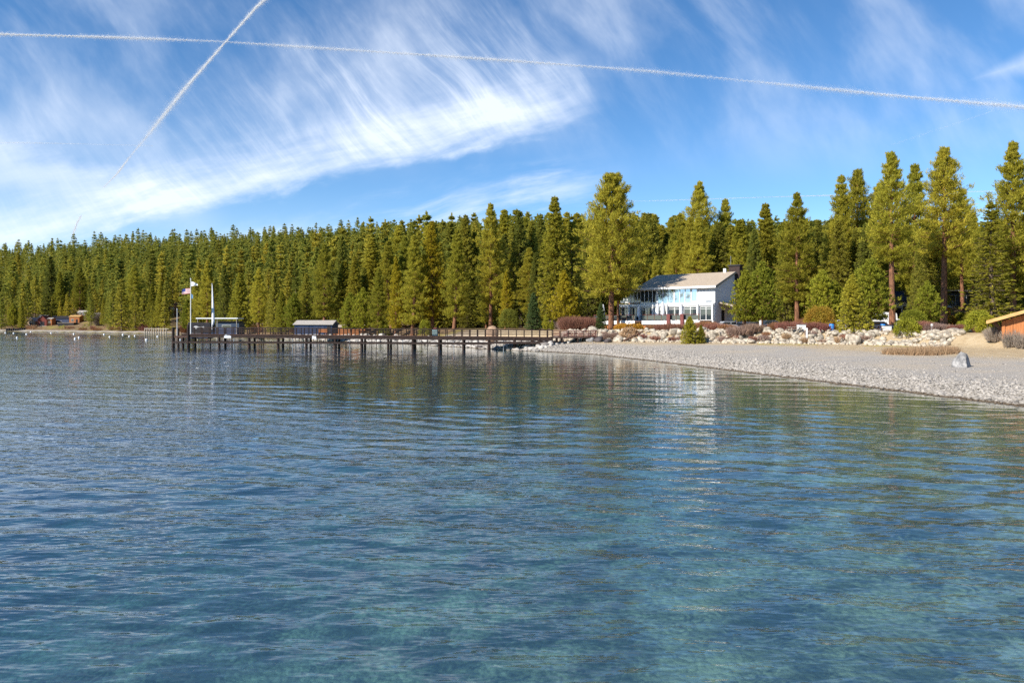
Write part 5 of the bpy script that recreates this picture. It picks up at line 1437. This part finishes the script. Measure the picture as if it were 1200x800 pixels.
def picnic(px, d, rz, mk, label):
    g = G(px, d); r_ = empty('picnic_table', g, rz, label, 'picnic table', 'picnic tables behind the rock bank')
    MB().box(-.95, .95, -.38, .38, .70, .76).build('table_top', M[mk], r_)
    for s in (-1, 1):
        MB().box(-.95, .95, s * .75 - .14, s * .75 + .14, .42, .47).build('bench_seat', M[mk], r_)
    for sx in (-.7, .7):
        for s in (-1, 1): MB().bar((sx, s * .68, 0), (sx, s * .22, .70), .09).build('leg', M[mk], r_)
        MB().box(sx - .04, sx + .04, -.85, .85, .35, .42).build('crossbar', M[mk], r_)
picnic(932, 100, .1, 'pale_timber', 'weathered grey picnic table left of the white post')
picnic(966, 98.5, -.05, 'maroon', 'reddish brown picnic table right of the white post')
picnic(1025, 97, .08, 'brown', 'brown picnic table beside the cone-shaped evergreen')
def barrel(px, d, label):
    r_ = empty('barrel', G(px, d), 0, label, 'barrel', 'blue barrels by the picnic tables')
    MB().tube([(0, 0, 0), (0, 0, .08), (0, 0, .5), (0, 0, .95), (0, 0, 1.0)], [.30, .34, .36, .34, .30], 14).build('drum', M['bluepl'], r_, smooth=True)
    MB().tube([(0, 0, 1.0), (0, 0, 1.05)], .31, 14).build('lid', M['flagblue'], r_)
barrel(974.5, 101, 'blue barrel behind the reddish brown picnic table')
barrel(1034.5, 99, 'blue barrel standing right of the brown picnic table')
def box_bin(px, d, w, h, mk, label):
    r_ = empty('utility_box', G(px, d), 0, label, 'utility box')
    MB().box(-w / 2, w / 2, -.4, .4, 0, h).build('body', M[mk], r_, .03); MB().box(-w / 2 - .04, w / 2 + .04, -.44, .44, h + .002, h + .06).build('lid', M['metal'], r_)
box_bin(1038.5, 98.5, 1.1, .75, 'white', 'low white utility box beside the blue barrel at the orange trunk')
box_bin(939, 101, 1.0, .9, 'white', 'white box between picnic table and white post')
def post(px, d, h, mk, label, w=.14):
    r_ = empty('marker_post', G(px, d, -.15), 0, label, 'post', 'low posts along the top of the rock bank')
    MB().box(-w / 2, w / 2, -w / 2, w / 2, 0, h).build('shaft', M[mk], r_, .01); MB().poly([(-w * .6, -w * .6, h), (w * .6, -w * .6, h), (w * .6, w * .6, h), (-w * .6, w * .6, h), (0, 0, h + .09)], [(0, 1, 2, 3), (0, 4, 1), (1, 4, 2), (2, 4, 3), (3, 4, 0)]).build('cap', M[mk], r_)
post(945.5, 97.5, 1.75, 'white', 'tall white post between the two picnic tables', .18)
post(891, 103, 1.6, 'white', 'white post beside the bright young pine with white trunk', .22)
post(828, 106, 1.1, 'pale_timber', 'pale low post right of the tiny pine')
post(843.5, 104, 1.1, 'pale_timber', 'pale low post before the low rusty brush')
post(859.5, 102.5, 1.1, 'pale_timber', 'pale low post at the left edge of the mauve brush')
post(897.5, 101.5, 1.0, 'pale_timber', 'pale low post right of the white trunked young pine')
post(1055, 94, 1.4, 'pale_timber', 'pale post left of the low yellow-green pine bush', .2)
post(1092, 90, 1.1, 'white', 'white post in the purple brush below the tall tufted pine', .2)
# flat pale rocks and low stone curb by the road, white roofed trailer
for px_, d_, s_, lab in ((1117, 88.5, (1.3, .7, .45), 'larger pale flat rock beside the red brush'), (1130, 88, (1.1, .7, .35), 'smaller pale flat rock left of the green cabin bush')):
    o = link('boulder', RB[2], None, G(px_, d_, .15), .3); o.scale = s_; tag(o, lab, 'boulder')
cb = empty('timber_curb', G(1113, 113), .25, 'dark timber curb edging the road below the tallest tufted pine', 'curb')
MB().bar((-2.9, 0, .18), (2.9, 0, .30), .3, .4).build('beam', M['brown'], cb, .03); MB().box(2.5, 2.9, -.2, .2, 0, .9).build('end_post', M['brown'], cb)
tr = empty('trailer', G(1034, 131), .05, 'white camping trailer with rounded roof left of the thick orange trunk', 'trailer')
MB().prism([(-2.2, .55), (2.2, .55), (2.3, 1.4), (2.1, 2.6), (1.7, 2.85), (-1.8, 2.85), (-2.25, 2.4)], -1.1, 1.1).build('body', M['white'], tr, .08)
MB().box(-1.4, -.4, -1.125, -1.101, 1.5, 2.1).build('window', M['glass'], tr); MB().box(.6, 1.3, -1.13, -1.101, .7, 2.3).build('door', M['metal'], tr)
for sx in (-.4, .5): MB().tube([(sx, -1.1, .34), (sx, -.85, .34)], .34, 14).build('wheel', M['tyre'], tr)
MB().bar((2.3, 0, .55), (3.3, 0, .45), .1).build('hitch', M['metal'], tr)
# timber railing rail by the slope to the beach
for px_, d_, a, lab in ((742, 110.5, .9, 'leaning log at the left end of the bank rocks'), (857, 102, .8, 'leaning log on the bare slope between two rock heaps')):
    o = MB().tube([(-1.6, 0, .1), (0, .1, .75), (1.6, 0, 1.45)], [.16, .15, .12], 8).build('log', M['brown'], None, loc=G(px_, d_), rz=a * .4); tag(o, lab, 'log')

# ------------------------------------------------------------------ contrails: drifting ice crystals, high above everything
ALT = 3000.0
def cm():
    m = bpy.data.materials.new('contrail_ice'); m.use_nodes = True
    n = NT(m.node_tree); m.node_tree.nodes.remove(m.node_tree.nodes['Principled BSDF']); out = m.node_tree.nodes['Material Output']
    ge = n.node('ShaderNodeNewGeometry').outputs['Random Per Island']
    c = n.mix(ge, (0.80, 0.80, 0.80), (0.97, 0.97, 0.97))
    d = n.node('ShaderNodeBsdfDiffuse'); n.set(d.inputs[0], c); t = n.node('ShaderNodeBsdfTranslucent'); n.set(t.inputs[0], c)
    n.t.links.new(n.mixs(.5, d.outputs[0], t.outputs[0]), out.inputs[0]); return m
M['ice'] = cm()
def skyp(px, py, alt=ALT):
    y = (alt - EYE) * F / (380 - py); return np.array([(px - 600) / F * y, y, alt])
def contrail(pts, wpx, n, label, dens=None, fringe=0.0, seed=1, flake=1.0):
    rng = np.random.default_rng(seed); n = int(n * 30); flake = flake * .19; wpx = wpx * .62 if np.isscalar(wpx) else (wpx[0], [q * .62 for q in wpx[1]])
    P = np.array([skyp(*p) for p in pts]); q = np.array(pts, float)
    # spread the flakes evenly as seen along the trail's own length in the picture, so near and far parts are equally filled
    seg = np.linalg.norm(np.diff(q, axis=0), axis=1); cum = np.concatenate([[0], np.cumsum(seg)]); u = rng.uniform(0, cum[-1], n)
    u = u[rng.uniform(0, 1, n) < .62 + .38 * np.sin(u * .021 + seed) * np.sin(u * .0093 + 2)]
    if dens is not None: 
        k = rng.uniform(0, 1, len(u)) < np.interp(u / cum[-1], *dens); u = u[k]
    i = np.clip(np.searchsorted(cum, u) - 1, 0, len(seg) - 1); f = ((u - cum[i]) / seg[i])
    # perspective-correct position along each straight 3D piece
    ya, yb = P[i, 1], P[i + 1, 1]; ff = f * ya / (yb + f * (ya - yb)) 
    ff = np.where(np.abs(ya - yb) < 1, f, ff)
    C = P[i] + ff[:, None] * (P[i + 1] - P[i])
    m = len(C); dist = np.linalg.norm(C, axis=1)[:, None]
    sz = dist / F
    wv_ = np.interp(u / cum[-1], *wpx) if not np.isscalar(wpx) else np.full(m, wpx)
    lump = 0.85 + 0.25 * np.sin(u * .34 + np.sin(u * .11) * 2) + .32 * np.sin(u * .031 + seed) + .15 * np.sin(u * .9)
    off = rng.normal(0, 1, (m, 3)) * np.where(rng.uniform(0, 1, (m, 1)) < .55, .15, .40) * (wv_ * lump)[:, None] * sz
    off[:, 2] -= (np.abs(rng.normal(0, fringe, m)) * (np.sin(u * 1.15 + 2.2 * np.sin(u * .13)) > -.3) * wv_ * sz[:, 0])
    C = C + off
    s = sz * flake * rng.uniform(.5, 1.1, (m, 1))
    a = unit(rng.normal(0, 1, (m, 3))); b = unit(np.cross(a, rng.normal(0, 1, (m, 3))))
    V = np.stack([C - a * s, C + a * s, C + b * s], 1).reshape(-1, 3)
    return tag(link('contrail', arr_mesh('contrail', V, np.arange(m * 3).reshape(-1, 3), M['ice'], False, 3)), label, 'contrail')
contrail([(-60, 39), (0, 40), (130, 43.5), (250, 48), (420, 59), (600, 71), (760, 83), (900, 97), (1040, 111), (1200, 125), (1260, 131)], (( 0, .5, .8, 1), (5, 6.5, 7.5, 8)), 17000, 'long white contrail crossing the whole sky from side to side', None, .22, 1, .85)
contrail([(325, -14), (300, 9), (262, 52), (215, 106), (172, 160), (152, 184)], ((0, .35, .75, 1), (6.5, 7, 9, 7)), 7500, 'steep diagonal contrail crossing the long one high above the lake', ((0, .8, 1), (1, 1, .35)), 0, 2, .85)
contrail([(152, 184), (137, 204), (121, 220)], 3.5, 1500, 'short faint contrail piece below the steep diagonal one', ((0, .4, 1), (.2, .9, .3)), 0, 3, .8)
contrail([(95, 253), (90, 262), (85, 276)], 4.5, 1200, 'short contrail end just above the far wooded skyline', ((0, .3, .8, 1), (.4, 1, .8, .2)), 0, 4, .8)
contrail([(700, 237), (780, 235), (900, 231), (1010, 228), (1100, 226), (1190, 223)], 1.6, 2600, 'thin straight contrail low over the pines on the shore', ((0, .15, .3, .7, 1), (.1, .6, 1, .9, .6)), 0, 5, .7)
contrail([(-40, 167), (60, 168), (180, 171)], 2.2, 700, 'thin faint contrail beside the steep diagonal one', ((0, .5, 1), (.8, .8, .3)), 0, 6, .7)
contrail([(1045, 170), (1110, 148), (1170, 128)], 4.0, 90, 'very faint contrail slanting up under the end of the long one', None, 0, 7, .7)
